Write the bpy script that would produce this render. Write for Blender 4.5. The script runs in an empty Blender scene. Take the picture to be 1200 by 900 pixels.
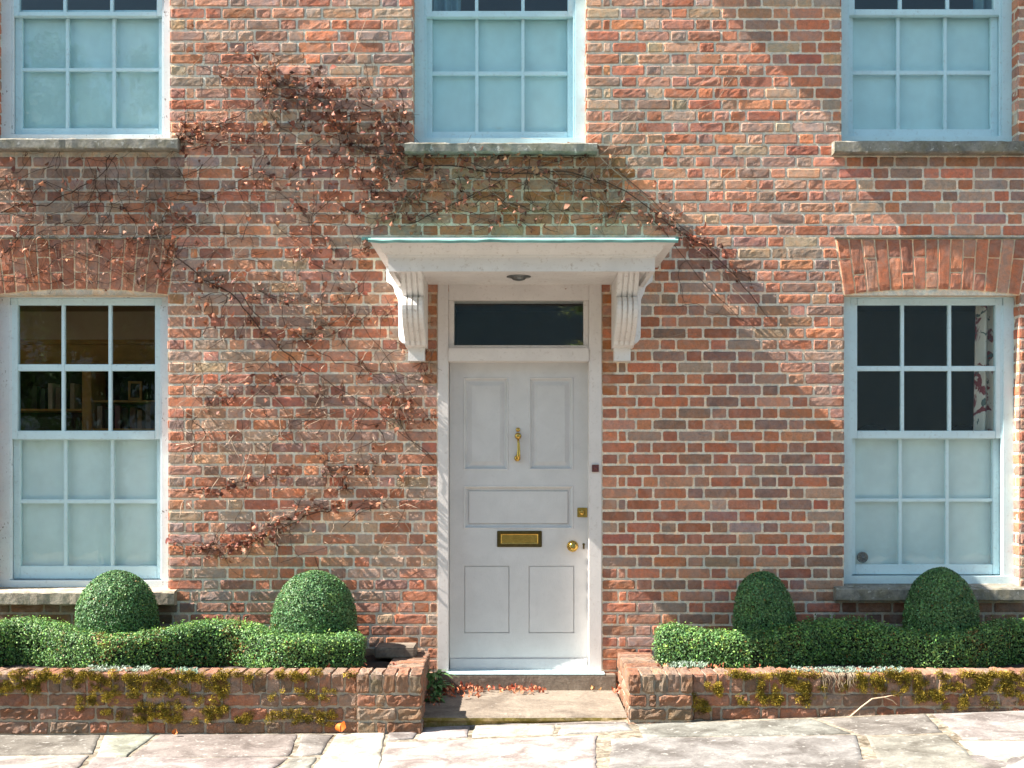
import bpy, bmesh, math, random
import numpy as np
from mathutils import Vector, Matrix

random.seed(7)
RNG = np.random.default_rng(11)
SC = bpy.context.scene
COL = SC.collection
F, D, H, HZ = 1400.0, 7.7, 1.506, 550.0     # focal (px of a 1200 px wide frame), camera distance, eye height, horizon row

def X(px, d=0.0): return (px - 600.0) * (D - d) / F
def Z(py, d=0.0): return H - (py - HZ) * (D - d) / F
def ground_z(x): return float(np.interp(x, [-8, -2.9, -.51, .65, 2.9, 8], [-.02, 0, .019, .072, .144, .25]))

def lin(c):
    """sRGB 0-255 triple -> linear"""
    out = []
    for v in c:
        v /= 255.0
        out.append(v / 12.92 if v <= .04045 else ((v + .055) / 1.055) ** 2.4)
    return tuple(out)

# ------------------------------------------------------------------ noise
def _h(ix, iy, iz):
    with np.errstate(over='ignore'):
        n = (ix.astype(np.int64) * 374761393 + iy.astype(np.int64) * 668265263 + iz.astype(np.int64) * 2147483647) & 0xFFFFFFFF
        n = ((n ^ (n >> 13)) * 1274126177) & 0xFFFFFFFF
        n = ((n ^ (n >> 16)) * 2246822519) & 0xFFFFFFFF
        n = n ^ (n >> 15)
    return (n & 0xFFFF) / 65535.0

def vnoise(x, y, z):
    x, y, z = np.broadcast_arrays(np.asarray(x, float), np.asarray(y, float), np.asarray(z, float))
    ix, iy, iz = np.floor(x), np.floor(y), np.floor(z)
    fx, fy, fz = x - ix, y - iy, z - iz
    fx, fy, fz = [f * f * (3 - 2 * f) for f in (fx, fy, fz)]
    r = 0
    for a in (0, 1):
        for b in (0, 1):
            for c in (0, 1):
                w = (fx if a else 1 - fx) * (fy if b else 1 - fy) * (fz if c else 1 - fz)
                r = r + w * _h(ix + a, iy + b, iz + c)
    return r * 2 - 1

def fbm(x, y, z, n=3):
    r, a = 0, 1.0
    for i in range(n):
        r = r + a * vnoise(x * 2 ** i, y * 2 ** i, z * 2 ** i + 17 * i)
        a *= .5
    return r / 1.75

# ------------------------------------------------------------------ object helpers
def tag(o, label=None, cat=None, group=None, kind=None):
    if label: o['label'] = label
    if cat: o['category'] = cat
    if group: o['group'] = group
    if kind: o['kind'] = kind
    return o

def empty(name, loc=(0, 0, 0)):
    o = bpy.data.objects.new(name, None)
    COL.objects.link(o)
    o.location = loc
    return o

def link(name, me, parent=None):
    o = bpy.data.objects.new(name, me)
    COL.objects.link(o)
    if parent is not None:
        p = parent
        w = Vector((0, 0, 0))
        while p is not None:
            w += p.location
            p = p.parent
        o.parent = parent
        o.location = -w          # meshes are written in world coordinates
    return o

class MB:
    """collects polygons; build() links them as one mesh object"""
    def __init__(s):
        s.v, s.f, s.m, s.c, s.n = [], [], [], [], 0
        s.sm = []
    def add(s, verts, faces, mat=0, col=None, smooth=False):
        verts = np.asarray(verts, float).reshape(-1, 3)
        s.v.append(verts)
        k = s.n
        for f in faces:
            s.f.append(tuple(int(i) + k for i in f))
            s.m.append(mat)
            s.sm.append(smooth)
        if col is None: col = (1, 1, 1)
        col = np.asarray(col, float)
        if col.ndim == 1: col = np.tile(col, (len(verts), 1))
        s.c.append(col)
        s.n += len(verts)
    def box(s, x0, x1, d0, d1, z0, z1, mat=0, col=None):
        """d measured out of the wall (towards the street)"""
        y0, y1 = -max(d0, d1), -min(d0, d1)
        x0, x1 = min(x0, x1), max(x0, x1)
        z0, z1 = min(z0, z1), max(z0, z1)
        v = [(x0, y0, z0), (x1, y0, z0), (x1, y1, z0), (x0, y1, z0), (x0, y0, z1), (x1, y0, z1), (x1, y1, z1), (x0, y1, z1)]
        s.add(v, [(0, 3, 2, 1), (4, 5, 6, 7), (0, 1, 5, 4), (1, 2, 6, 5), (2, 3, 7, 6), (3, 0, 4, 7)], mat, col)
    def prism(s, pts, a, b, mapf, mat=0, col=None, smooth=False):
        """pts: outline 2-D, extruded from a to b; mapf(p, t)->xyz"""
        n = len(pts)
        v = [mapf(p, a) for p in pts] + [mapf(p, b) for p in pts]
        f = [tuple(range(n))[::-1], tuple(range(n, 2 * n))]
        s.add(v, f, mat, col)
        s.add(v, [(i, (i + 1) % n, n + (i + 1) % n, n + i) for i in range(n)], mat, col, smooth)
    def tube(s, pts, rad, sides=5, mat=0, col=None, cap=True):
        pts = [Vector(p) for p in pts]
        n = len(pts)
        rad = [rad] * n if np.isscalar(rad) else rad
        vs = []
        up = Vector((.31, .2, .93))
        for i, p in enumerate(pts):
            t = (pts[min(i + 1, n - 1)] - pts[max(i - 1, 0)])
            t = t.normalized() if t.length > 1e-9 else Vector((0, 0, 1))
            a = t.cross(up)
            if a.length < .05: a = t.cross(Vector((1, 0, 0)))
            a.normalize(); b = t.cross(a)
            for k in range(sides):
                w = 2 * math.pi * k / sides
                vs.append(p + (a * math.cos(w) + b * math.sin(w)) * rad[i])
        fs = []
        for i in range(n - 1):
            for k in range(sides):
                k2 = (k + 1) % sides
                fs.append((i * sides + k, i * sides + k2, (i + 1) * sides + k2, (i + 1) * sides + k))
        if cap:
            fs.append(tuple(range(sides))[::-1]); fs.append(tuple((n - 1) * sides + k for k in range(sides)))
        s.add([tuple(v) for v in vs], fs, mat, col, True)
    def lathe(s, prof, origin, axis='-y', sides=20, mat=0, col=None):
        """prof: (radius, height along axis)"""
        o = Vector(origin)
        vs = []
        for r, h in prof:
            for k in range(sides):
                w = 2 * math.pi * k / sides
                c, q = r * math.cos(w), r * math.sin(w)
                if axis == '-y': p = o + Vector((c, -h, q))
                else: p = o + Vector((c, q, h))
                vs.append(tuple(p))
        fs = []
        for i in range(len(prof) - 1):
            for k in range(sides):
                k2 = (k + 1) % sides
                fs.append((i * sides + k, i * sides + k2, (i + 1) * sides + k2, (i + 1) * sides + k))
        fs.append(tuple(range(sides))[::-1]); fs.append(tuple((len(prof) - 1) * sides + k for k in range(sides)))
        s.add(vs, fs, mat, col, True)
    def quads(s, V, col=None, mat=0, smooth=False):
        """V: (n,4,3) loose quads"""
        n = len(V)
        idx = np.arange(n * 4).reshape(n, 4)
        s.add(V.reshape(-1, 3), idx.tolist(), mat, col, smooth)
    def build(s, name, mats, parent=None, bevel=0, segs=2, jitter=0):
        me = bpy.data.meshes.new(name)
        V = np.concatenate(s.v) if s.v else np.zeros((0, 3))
        me.from_pydata(V.tolist(), [], s.f)
        if not isinstance(mats, (list, tuple)): mats = [mats]
        for m in mats: me.materials.append(m)
        me.polygons.foreach_set('material_index', s.m)
        me.polygons.foreach_set('use_smooth', s.sm)
        C = np.concatenate(s.c)
        if bevel == 0:
            at = me.color_attributes.new('col', 'FLOAT_COLOR', 'POINT')
            at.data.foreach_set('color', np.concatenate([C, np.ones((len(C), 1))], 1).ravel())
        else:
            bm = bmesh.new(); bm.from_mesh(me)
            bmesh.ops.remove_doubles(bm, verts=bm.verts, dist=1e-6)
            ed = [e for e in bm.edges if len(e.link_faces) == 2 and e.calc_face_angle(0) > .5]
            bmesh.ops.bevel(bm, geom=ed, offset=bevel, segments=segs, affect='EDGES', clamp_overlap=True)
            bm.to_mesh(me); bm.free()
        me.update()
        return link(name, me, parent)

# ------------------------------------------------------------------ materials
def newmat(name):
    m = bpy.data.materials.new(name); m.use_nodes = True
    nt = m.node_tree
    return m, nt, nt.nodes['Principled BSDF']

def nd(nt, t, **kw):
    n = nt.nodes.new(t)
    for k, v in kw.items():
        if k in n.inputs: n.inputs[k].default_value = v
        else: setattr(n, k, v)
    return n

def texco(nt): return nt.nodes.new('ShaderNodeNewGeometry').outputs['Position']

def noise(nt, scale, detail=4, rough=.55, dist=0.0, vec=None):
    n = nd(nt, 'ShaderNodeTexNoise', Scale=scale, Detail=detail, Roughness=rough, Distortion=dist)
    nt.links.new(vec if vec is not None else texco(nt), n.inputs['Vector'])
    return n.outputs['Fac']

def ramp(nt, fac, stops):
    r = nt.nodes.new('ShaderNodeValToRGB')
    el = r.color_ramp.elements
    while len(el) < len(stops): el.new(.5)
    for e, (p, c) in zip(el, stops):
        e.position = p
        e.color = (*c, 1) if not np.isscalar(c) else (c, c, c, 1)
    nt.links.new(fac, r.inputs['Fac'])
    return r.outputs['Color']

def mix(nt, fac, a, b, mode='MIX'):
    m = nt.nodes.new('ShaderNodeMix'); m.data_type = 'RGBA'; m.blend_type = mode
    for sock, v in ((m.inputs['Factor'], fac), (m.inputs['A'], a), (m.inputs['B'], b)):
        if hasattr(v, 'is_linked'): nt.links.new(v, sock)
        elif np.isscalar(v): sock.default_value = v if sock.type == 'VALUE' else (v, v, v, 1)
        else: sock.default_value = (*v, 1)
    return m.outputs['Result']

def bump(nt, bsdf, h, strength=.5, dist=.004, prev=None):
    b = nd(nt, 'ShaderNodeBump', Strength=strength, Distance=dist)
    nt.links.new(h, b.inputs['Height'])
    if prev is not None: nt.links.new(prev, b.inputs['Normal'])
    nt.links.new(b.outputs['Normal'], bsdf.inputs['Normal'])
    return b.outputs['Normal']

def attr(nt, name='col'):
    a = nt.nodes.new('ShaderNodeAttribute'); a.attribute_name = name
    return a.outputs['Color']

def masonry_mat(name, bump_s=.42, patch=.45):
    m, nt, b = newmat(name)
    c = attr(nt)
    n1 = noise(nt, 38, 6, .65, .4)
    n2 = noise(nt, 9, 4, .6, .8)
    n3 = noise(nt, 190, 3, .6)
    c = mix(nt, 1.0, c, ramp(nt, n1, [(.25, .74), (.5, 1.0), (.78, 1.20)]), 'MULTIPLY')
    c = mix(nt, 1.0, c, ramp(nt, n3, [(.28, .74), (.5, 1.0), (.75, 1.16)]), 'MULTIPLY')
    # two firing tones inside each brick
    n4 = noise(nt, 17, 3, .55, 1.2)
    c = mix(nt, 1.0, c, ramp(nt, n4, [(.32, (1.16, .98, .84)), (.5, (1.0, 1.0, 1.0)), (.68, (.80, .90, .98))]), 'MULTIPLY')
    # pale lime bloom in patches
    blo = nt.nodes.new('ShaderNodeMath'); blo.operation = 'MULTIPLY'; blo.inputs[1].default_value = patch
    nt.links.new(ramp(nt, n2, [(.46, 0.0), (.85, 1.0)]), blo.inputs[0])
    c = mix(nt, blo.outputs[0], c, lin((190, 168, 156)))
    # dark pits
    v = nd(nt, 'ShaderNodeTexVoronoi', Scale=75.0); nt.links.new(texco(nt), v.inputs['Vector'])
    pit = ramp(nt, v.outputs['Distance'], [(.05, .45), (.16, 1.0)])
    c = mix(nt, .45, c, mix(nt, 1.0, c, pit, 'MULTIPLY'))
    nt.links.new(c, b.inputs['Base Color'])
    b.inputs['Roughness'].default_value = .92
    b.inputs['Specular IOR Level'].default_value = .2
    p = bump(nt, b, noise(nt, 75, 8, .75, .8), bump_s, .011)
    bump(nt, b, n3, bump_s * .5, .003, p)
    return m

def paint_mat(name, srgb, rough=.42, dirt=.25, dirtcol=(120, 108, 92), bumps=.15, flake=0.0):
    m, nt, b = newmat(name)
    base = lin(srgb)
    n = noise(nt, 6, 5, .6, .5)
    n2 = noise(nt, 45, 5, .65)
    c = mix(nt, 1.0, base, ramp(nt, n, [(.3, .93), (.7, 1.04)]), 'MULTIPLY')
    mm = nt.nodes.new('ShaderNodeMath'); mm.operation = 'MULTIPLY'; mm.inputs[1].default_value = dirt
    nt.links.new(ramp(nt, n2, [(.56, 0.0), (.75, 1.0)]), mm.inputs[0])
    c = mix(nt, mm.outputs[0], c, lin(dirtcol))
    if flake:
        sep = nd(nt, 'ShaderNodeMapping'); sep.inputs['Scale'].default_value = (1, 1, .55)
        nt.links.new(texco(nt), sep.inputs['Vector'])
        n3 = noise(nt, 85, 4, .6, .3, sep.outputs['Vector'])
        fl = ramp(nt, n3, [(.66 - flake * .05, 0.0), (.68 - flake * .05, 1.0)])
        where = ramp(nt, noise(nt, 5, 4, .7, 1.0), [(.54, 0.0), (.62, 1.0)])
        fl = mix(nt, 1.0, fl, where, 'MULTIPLY')
        c = mix(nt, fl, c, lin((105, 100, 96)))
    nt.links.new(c, b.inputs['Base Color'])
    b.inputs['Roughness'].default_value = rough
    b.inputs['Specular IOR Level'].default_value = .35
    sc = nd(nt, 'ShaderNodeMapping'); sc.inputs['Scale'].default_value = (1, 1, .3)
    nt.links.new(texco(nt), sc.inputs['Vector'])
    bump(nt, b, noise(nt, 120, 5, .6, .2, sc.outputs['Vector']), bumps, .003)
    return m

def plain_mat(name, srgb, rough=.6, metal=0.0, var=.15, scale=30, bumps=.1):
    m, nt, b = newmat(name)
    base = lin(srgb)
    c = mix(nt, 1.0, base, ramp(nt, noise(nt, scale, 5, .6), [(.3, 1 - var), (.7, 1 + var)]), 'MULTIPLY')
    nt.links.new(c, b.inputs['Base Color'])
    b.inputs['Roughness'].default_value = rough
    b.inputs['Metallic'].default_value = metal
    if bumps: bump(nt, b, noise(nt, scale * 3, 4), bumps, .003)
    return m

def stone_mat(name, a, bcol, lichen=(205, 200, 185), lich=.5, moss=0.0, scale=5.0, bumps=.6, use_attr=False):
    m, nt, b = newmat(name)
    n = noise(nt, scale, 6, .62, .6)
    c = mix(nt, ramp(nt, n, [(.36, 0.0), (.62, 1.0)]), lin(a), lin(bcol))
    if use_attr: c = mix(nt, 1.0, c, attr(nt), 'MULTIPLY')
    c = mix(nt, 1.0, c, ramp(nt, noise(nt, 60, 6, .75), [(.25, .58), (.5, 1.0), (.8, 1.2)]), 'MULTIPLY')
    mm = nt.nodes.new('ShaderNodeMath'); mm.operation = 'MULTIPLY'; mm.inputs[1].default_value = lich
    nt.links.new(ramp(nt, noise(nt, 28, 4, .6, .4), [(.60, 0.0), (.66, 1.0)]), mm.inputs[0])
    c = mix(nt, mm.outputs[0], c, lin(lichen))
    if moss:
        m2 = nt.nodes.new('ShaderNodeMath'); m2.operation = 'MULTIPLY'; m2.inputs[1].default_value = moss
        nt.links.new(ramp(nt, noise(nt, 12, 5, .65), [(.45, 0.0), (.6, 1.0)]), m2.inputs[0])
        c = mix(nt, m2.outputs[0], c, lin((112, 100, 38)))
    nt.links.new(c, b.inputs['Base Color'])
    b.inputs['Roughness'].default_value = .9
    b.inputs['Specular IOR Level'].default_value = .2
    p = bump(nt, b, noise(nt, 14, 8, .65), bumps, .012)
    bump(nt, b, noise(nt, 130, 4, .7), bumps * .6, .003, p)
    return m

def leaf_mat(name, trans=.16, rough=.45, spec=.4):
    m, nt, b = newmat(name)
    c = attr(nt)
    c = mix(nt, 1.0, c, ramp(nt, noise(nt, 60, 3), [(.3, .8), (.7, 1.2)]), 'MULTIPLY')
    nt.links.new(c, b.inputs['Base Color'])
    b.inputs['Roughness'].default_value = rough
    b.inputs['Specular IOR Level'].default_value = spec
    t = nt.nodes.new('ShaderNodeBsdfTranslucent')
    nt.links.new(c, t.inputs['Color'])
    ms = nt.nodes.new('ShaderNodeMixShader'); ms.inputs[0].default_value = trans
    nt.links.new(b.outputs[0], ms.inputs[1]); nt.links.new(t.outputs[0], ms.inputs[2])
    nt.links.new(ms.outputs[0], nt.nodes['Material Output'].inputs['Surface'])
    return m

def glass_mat(name, tint=(.93, .97, .97), wav=.06):
    m, nt, b = newmat(name)
    nt.nodes.remove(b)
    tr = nd(nt, 'ShaderNodeBsdfTransparent', Color=(*tint, 1))
    gl = nd(nt, 'ShaderNodeBsdfGlossy', Roughness=.015)
    fr = nd(nt, 'ShaderNodeFresnel', IOR=1.5)
    gm = nt.nodes.new('ShaderNodeNewGeometry')          # a pane has air on both sides: same reflectance entering and leaving
    ior = nd(nt, 'ShaderNodeMapRange'); ior.inputs['To Min'].default_value = 1.5; ior.inputs['To Max'].default_value = 1 / 1.5
    nt.links.new(gm.outputs['Backfacing'], ior.inputs['Value']); nt.links.new(ior.outputs[0], fr.inputs['IOR'])
    bp = nd(nt, 'ShaderNodeBump', Strength=wav, Distance=.02)
    nt.links.new(noise(nt, 6, 2, .5, .3), bp.inputs['Height'])
    nt.links.new(bp.outputs['Normal'], gl.inputs['Normal'])
    ms = nt.nodes.new('ShaderNodeMixShader')
    nt.links.new(fr.outputs[0], ms.inputs[0]); nt.links.new(tr.outputs[0], ms.inputs[1]); nt.links.new(gl.outputs[0], ms.inputs[2])
    nt.links.new(ms.outputs[0], nt.nodes['Material Output'].inputs['Surface'])
    return m

def curtain_mat(name, a, b_, scale=9, thr=.55):
    m, nt, b = newmat(name)
    n = noise(nt, scale, 3, .5, 1.6)
    c = mix(nt, ramp(nt, n, [(thr - .02, 0.0), (thr + .02, 1.0)]), lin(a), lin(b_))
    n2 = noise(nt, scale * 2.3, 2, .5, 1.0)
    c = mix(nt, ramp(nt, n2, [(.62, 0.0), (.65, 1.0)]), c, lin((96, 104, 96)))
    nt.links.new(c, b.inputs['Base Color']); b.inputs['Roughness'].default_value = .9
    return m

M = {}
M['brick'] = masonry_mat('weathered_brick')
M['oldbrick'] = masonry_mat('old_planter_brick', 1.0, .28)
M['paint'] = paint_mat('white_gloss_paint', (204, 226, 230), .4, .3, flake=.0)
M['paint_up'] = paint_mat('sky_tinted_white_paint', (196, 226, 233), .4, .3, flake=.0)  # white paint of the upper windows, bluish sky light put into its colour
M['paint_old'] = paint_mat('flaking_white_paint', (214, 224, 227), .5, .3, flake=1.0)
M['canopy_paint'] = paint_mat('canopy_white_paint', (224, 220, 216), .5, .55, (150, 128, 105))
M['frame_paint'] = paint_mat('door_frame_paint', (220, 212, 206), .5, .4, (160, 140, 120))
M['door_paint'] = paint_mat('pale_grey_door_paint', (203, 201, 199), .36, .14, (150, 142, 134), .4)
M['groove'] = plain_mat('dark_panel_joint', (52, 52, 56), .8)
M['copper'] = plain_mat('verdigris_copper', (118, 162, 152), .55, .1, .35, 9)
M['brass'] = plain_mat('polished_brass', (196, 160, 84), .2, 1.0, .15, 40, .05)
M['brass_dark'] = plain_mat('tarnished_brass', (92, 80, 48), .38, .9, .25, 50)
M['black'] = plain_mat('black_void', (14, 14, 14), .7)
M['bell'] = plain_mat('brown_bakelite', (104, 58, 56), .35)
M['sill'] = stone_mat('grey_sill_stone', (112, 110, 104), (150, 145, 134), (210, 208, 200), .55, .25, 9)
M['sill_warm'] = stone_mat('warm_sill_stone', (150, 138, 122), (184, 170, 152), (212, 206, 192), .35, .12, 9)
M['step'] = stone_mat('worn_step_stone', (108, 97, 86), (140, 128, 114), (170, 160, 148), .3, .0, 4)
M['step_edge'] = stone_mat('mossy_step_stone', (118, 104, 52), (160, 140, 100), (190, 180, 150), .25, .8, 10)
M['flag'] = stone_mat('york_flagstone', (112, 105, 98), (162, 156, 148), (182, 178, 170), .5, .0, 4.6, .5, True)
M['joint'] = stone_mat('pale_joint_mortar', (92, 82, 68), (158, 147, 130), (220, 214, 204), .3, .0, 14, .8)
M['asphalt'] = plain_mat('road_asphalt', (62, 62, 64), .9, 0, .25, 80, .6)
M['kerb'] = stone_mat('granite_kerb', (150, 148, 146), (175, 172, 168), (200, 198, 194), .2)
M['soil'] = plain_mat('planter_soil', (58, 46, 38), .95, 0, .4, 60, 1.0)
M['leaf'] = leaf_mat('box_leaf', .16, .48, .38)
M['core'] = plain_mat('hedge_inner_twigs', (24, 30, 16), .95, 0, .4, 60, .5)
M['dead'] = leaf_mat('dead_creeper_leaf', .2, .6, .25)
M['stem'] = leaf_mat('creeper_bark', .0, .85, .1)
M['moss'] = leaf_mat('golden_moss', .2, .95, .05)
M['glass'] = glass_mat('old_window_glass')
M['blind'] = plain_mat('white_blind_cloth', (228, 235, 233), .85, 0, .07, 7, .1)
M['blind_up'] = plain_mat('sky_tinted_blind_cloth', (204, 230, 232), .85, 0, .08, 6, .1)  # white cloth as below, its colour cooled to carry the sky light
M['plaster'] = plain_mat('interior_plaster', (150, 132, 112), .9, 0, .06, 5, .1)
M['plaster_dark'] = plain_mat('room_wall', (186, 172, 150), .9, 0, .06, 5, .1)
M['floorwood'] = plain_mat('floor_boards', (96, 66, 42), .6, 0, .2, 8, .2)
M['oak'] = plain_mat('oak_shelf_wood', (176, 128, 62), .55, 0, .2, 14, .2)
M['darkwood'] = plain_mat('dark_shelf_back', (40, 30, 22), .7, 0, .2, 14, .2)
M['cur_blue'] = plain_mat('blue_grey_curtain', (128, 160, 170), .9, 0, .1, 20, .2)
M['cur_flor'] = curtain_mat('floral_curtain', (228, 212, 196), (140, 56, 60), 6)
M['boards'] = plain_mat('painted_weatherboard', (172, 190, 198), .7, 0, .1, 6, .2)
M['rooftile'] = plain_mat('clay_roof_tile', (110, 74, 60), .9, 0, .3, 12, .5)
M['bark'] = plain_mat('tree_bark', (78, 66, 52), .95, 0, .4, 14, 1.0)
M['metal'] = plain_mat('grey_metal', (120, 122, 120), .4, .8)

# ------------------------------------------------------------------ bricks
BU = np.array([0, .035, .12, .22, .33, .44, .56, .67, .78, .88, .965, 1.0])
BV = np.array([0, .11, .37, .63, .89, 1.0])

def bricks(mb, Q, C, frame, rough=.0018, rim=.0024, skirt=.03, wob=.0018, seed=0):
    """Q: (n,4,2) quads in the face plane (bl, br, tr, tl); C: (n,3) colours; frame=(origin,u,v,n) -> rough brick faces"""
    Q = np.asarray(Q, float); C = np.asarray(C, float)
    n = len(Q)
    if n == 0: return
    U, V = np.meshgrid(BU, BV)                      # (nv,nu)
    nv, nu = U.shape
    w = [(1 - U) * (1 - V), U * (1 - V), U * V, (1 - U) * V]
    P = sum(Q[:, k][:, None, None, :] * w[k][None, :, :, None] for k in range(4))   # n,nv,nu,2
    rnd = np.random.default_rng(seed + n)
    off = rnd.uniform(0, 500, (n, 1, 1))
    amp = rnd.uniform(.35, 1.5, (n, 1, 1))
    p0, p1 = P[..., 0], P[..., 1]
    h = amp * rough * (fbm(p0 * 34 + p1 * 17 + off, p1 * 48 - p0 * 12, off, 3) * 1.45 + .8 * (np.abs(vnoise(p0 * 18 - p1 * 30, p1 * 20 + off, off)) - .3))
    h = h + rnd.normal(0, .0012, (n, 1, 1)) + rnd.normal(0, .0018, (n, 1, 1)) * (U - .5) + rnd.normal(0, .0012, (n, 1, 1)) * (V - .5)
    ring = np.zeros((nv, nu), bool); ring[0] = ring[-1] = True; ring[:, 0] = ring[:, -1] = True
    h = np.where(ring[None], h * .5 - rim, h)
    h = np.maximum(h, -.0024 if rough < .004 else -.0045)
    h = np.where(ring[None], np.minimum(h, -rim * .6), h)
    dx = wob * vnoise(p0 * 45 + off, p1 * 45, off + 9)
    dz = wob * vnoise(p0 * 45 + off, p1 * 45, off + 31)
    p0 = p0 + dx; p1 = p1 + dz
    # round the corners a little
    cen = P.mean((1, 2))
    for a, b in ((0, 0), (0, -1), (-1, 0), (-1, -1)):
        p0[:, a, b] += (cen[:, 0] - p0[:, a, b]) * .03
        p1[:, a, b] += np.sign(cen[:, 1] - p1[:, a, b]) * .004
    o, u, v, nn = [np.asarray(t, float) for t in frame]
    W = o + p0[..., None] * u + p1[..., None] * v + h[..., None] * nn       # n,nv,nu,3
    loop = [(0, j) for j in range(nu)] + [(i, nu - 1) for i in range(1, nv)] + [(nv - 1, j) for j in range(nu - 2, -1, -1)] + [(i, 0) for i in range(nv - 2, 0, -1)]
    li = np.array([a * nu + b for a, b in loop])
    Wf = W.reshape(n, nv * nu, 3)
    S = Wf[:, li] - nn * skirt
    nl = len(li)
    allv = np.concatenate([Wf, S], 1)               # n, nv*nu+nl, 3
    fl = []
    for i in range(nv - 1):
        for j in range(nu - 1):
            fl.append((i * nu + j, i * nu + j + 1, (i + 1) * nu + j + 1, (i + 1) * nu + j))
    for k in range(nl):
        k2 = (k + 1) % nl
        fl.append((li[k], nv * nu + k, nv * nu + k2, li[k2]))
    fl = np.array(fl)
    if np.dot(np.cross(u, v), nn) < 0: fl = fl[:, ::-1]
    per = nv * nu + nl
    faces = (fl[None] + (np.arange(n) * per)[:, None, None]).reshape(-1, 4)
    cc = np.repeat(C, per, 0)
    mb.add(allv.reshape(-1, 3), faces.tolist(), 0, cc, False)

PAL = [((178, 88, 52), 'o'), ((196, 108, 66), 'o'), ((158, 78, 48), 'r'), ((172, 90, 60), 'r'), ((144, 72, 50), 'r'),
       ((128, 92, 78), 'p'), ((142, 106, 92), 'p'), ((116, 90, 82), 'p'), ((184, 126, 98), 'k'), ((174, 112, 84), 'k'),
       ((164, 140, 122), 'g'), ((148, 132, 120), 'g'), ((156, 138, 112), 'g')]
PALL = np.array([lin([c * .53 + m * .47 for c, m in zip(p[0], (190, 150, 130))]) for p in PAL]); PKEY = [p[1] for p in PAL]

def brick_col(x, z, rnd):
    w = {'o': .8, 'r': 1.6, 'p': .8, 'k': 1.6, 'g': .8}
    if x > .9 and z < 2.3: w.update(o=.5, p=2.2, g=.25, r=1.7, k=1.2)
    if abs(x - .05) < 1.0 and z < 2.6: w.update(o=2.4, r=2.2, p=.45, g=.2, k=1.2)
    if x < -.5: w.update(g=1.2, k=2.0, o=.7, r=1.3)
    if x > -.3 and z > 2.9: w.update(g=1.1, k=2.2, o=.8)
    pr = np.array([w[k] for k in PKEY]); pr /= pr.sum()
    c = PALL[rnd.choice(len(PAL), p=pr)] * rnd.uniform(.82, 1.2) * (1.14 if (x < -.5 or z > 2.9) else 1.0)
    return c * rnd.normal(1, .04, 3)

def stain_and_shade(x, z, c):
    """algae and rust stains on the wall: below the middle sill, above the canopy, beside the door head, under the left sills, plus sill shade painted in"""
    c = np.asarray(c, float)
    def m(col, f): return c * (1 - f) + np.asarray(lin(col)) * f
    px, py = 600 + x * F / D, HZ - (z - H) * F / D
    wob = 14 * vnoise(px * .03, py * .05, 3.3)
    if 468 < px + wob < 735 and 176 < py < 282:
        f = .5 * min(1, (283 - py) / 60 + .15) * (.6 + .4 * vnoise(px * .02, py * .04, 8.8))
        c = m((122, 96, 30), max(0, min(.55, f + .1)))
    if 497 < px < 514 and 338 < py < 460: c = m((150, 96, 30), .45)
    if 704 < px < 722 and 338 < py < 460: c = m((158, 98, 34), .5)
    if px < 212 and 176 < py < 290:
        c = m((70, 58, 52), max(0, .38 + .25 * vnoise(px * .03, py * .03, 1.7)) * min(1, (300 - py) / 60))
    if px < 205 and 706 < py < 742: c = m((78, 62, 24), .6)  # olive stain with the sill's shade mixed into the colour
    if 978 < px and 702 < py < 745: c = m((66, 58, 56), .45)  # shade below the lower right sill, put into the colour
    if 978 < px and 182 < py < 198: c = m((96, 70, 36), .4)  # shadow beneath the upper right sill, painted onto the wall
    if px < 210 and 344 < py < 352: c = m((150, 100, 30), .5)
    return c

COURSE = .0737
def bond(u0b, u0t, u1b, u1t, j, zb, zt, rnd, jo=.0145, st=.222, hd=.106):
    """one Flemish-bond run between two (possibly slanted) ends -> quads"""
    L0, L1 = min(u0b, u0t), max(u1b, u1t)
    if L1 - L0 < .03: return []
    cuts = [L0]
    even = j % 2 == 0
    seq = ['s', 'h'] if even else ['h', 'q', 's', 'h']
    i, x, first = 0, L0, True
    k = 0 if even else 0
    pat = []
    while x < L1:
        if even: t = 's' if i % 2 == 0 else 'h'
        else:
            if i == 0: t = 'h'
            elif i == 1: t = 'q'
            else: t = 's' if i % 2 == 0 else 'h'
        w = {'s': st, 'h': hd, 'q': .055}[t] * rnd.uniform(.97, 1.03)
        if rnd.random() < .06 and t == 's': w = hd
        x += w; cuts.append(x); i += 1
    cuts[-1] = L1
    if len(cuts) > 2 and cuts[-1] - cuts[-2] < .045: cuts.pop(-2)
    out = []
    for a, b in zip(cuts[:-1], cuts[1:]):
        ab, at_ = (u0b, u0t) if a == L0 else (a, a)
        bb, bt = (u1b, u1t) if b == L1 else (b, b)
        g = jo / 2
        gz = rnd.uniform(.006, .0085)
        out.append([(ab + g, zb + gz), (bb - g, zb + gz), (bt - g, zt - gz), (at_ + g, zt - gz)])
    return out

# ================================================================== THE HOUSE
house = empty('brick_house', (0, 0, 0))
tag(house, 'weathered red brick house front with white sash windows and a pale panelled front door', 'house')

XW, ZT = 5.2, 6.6
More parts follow.
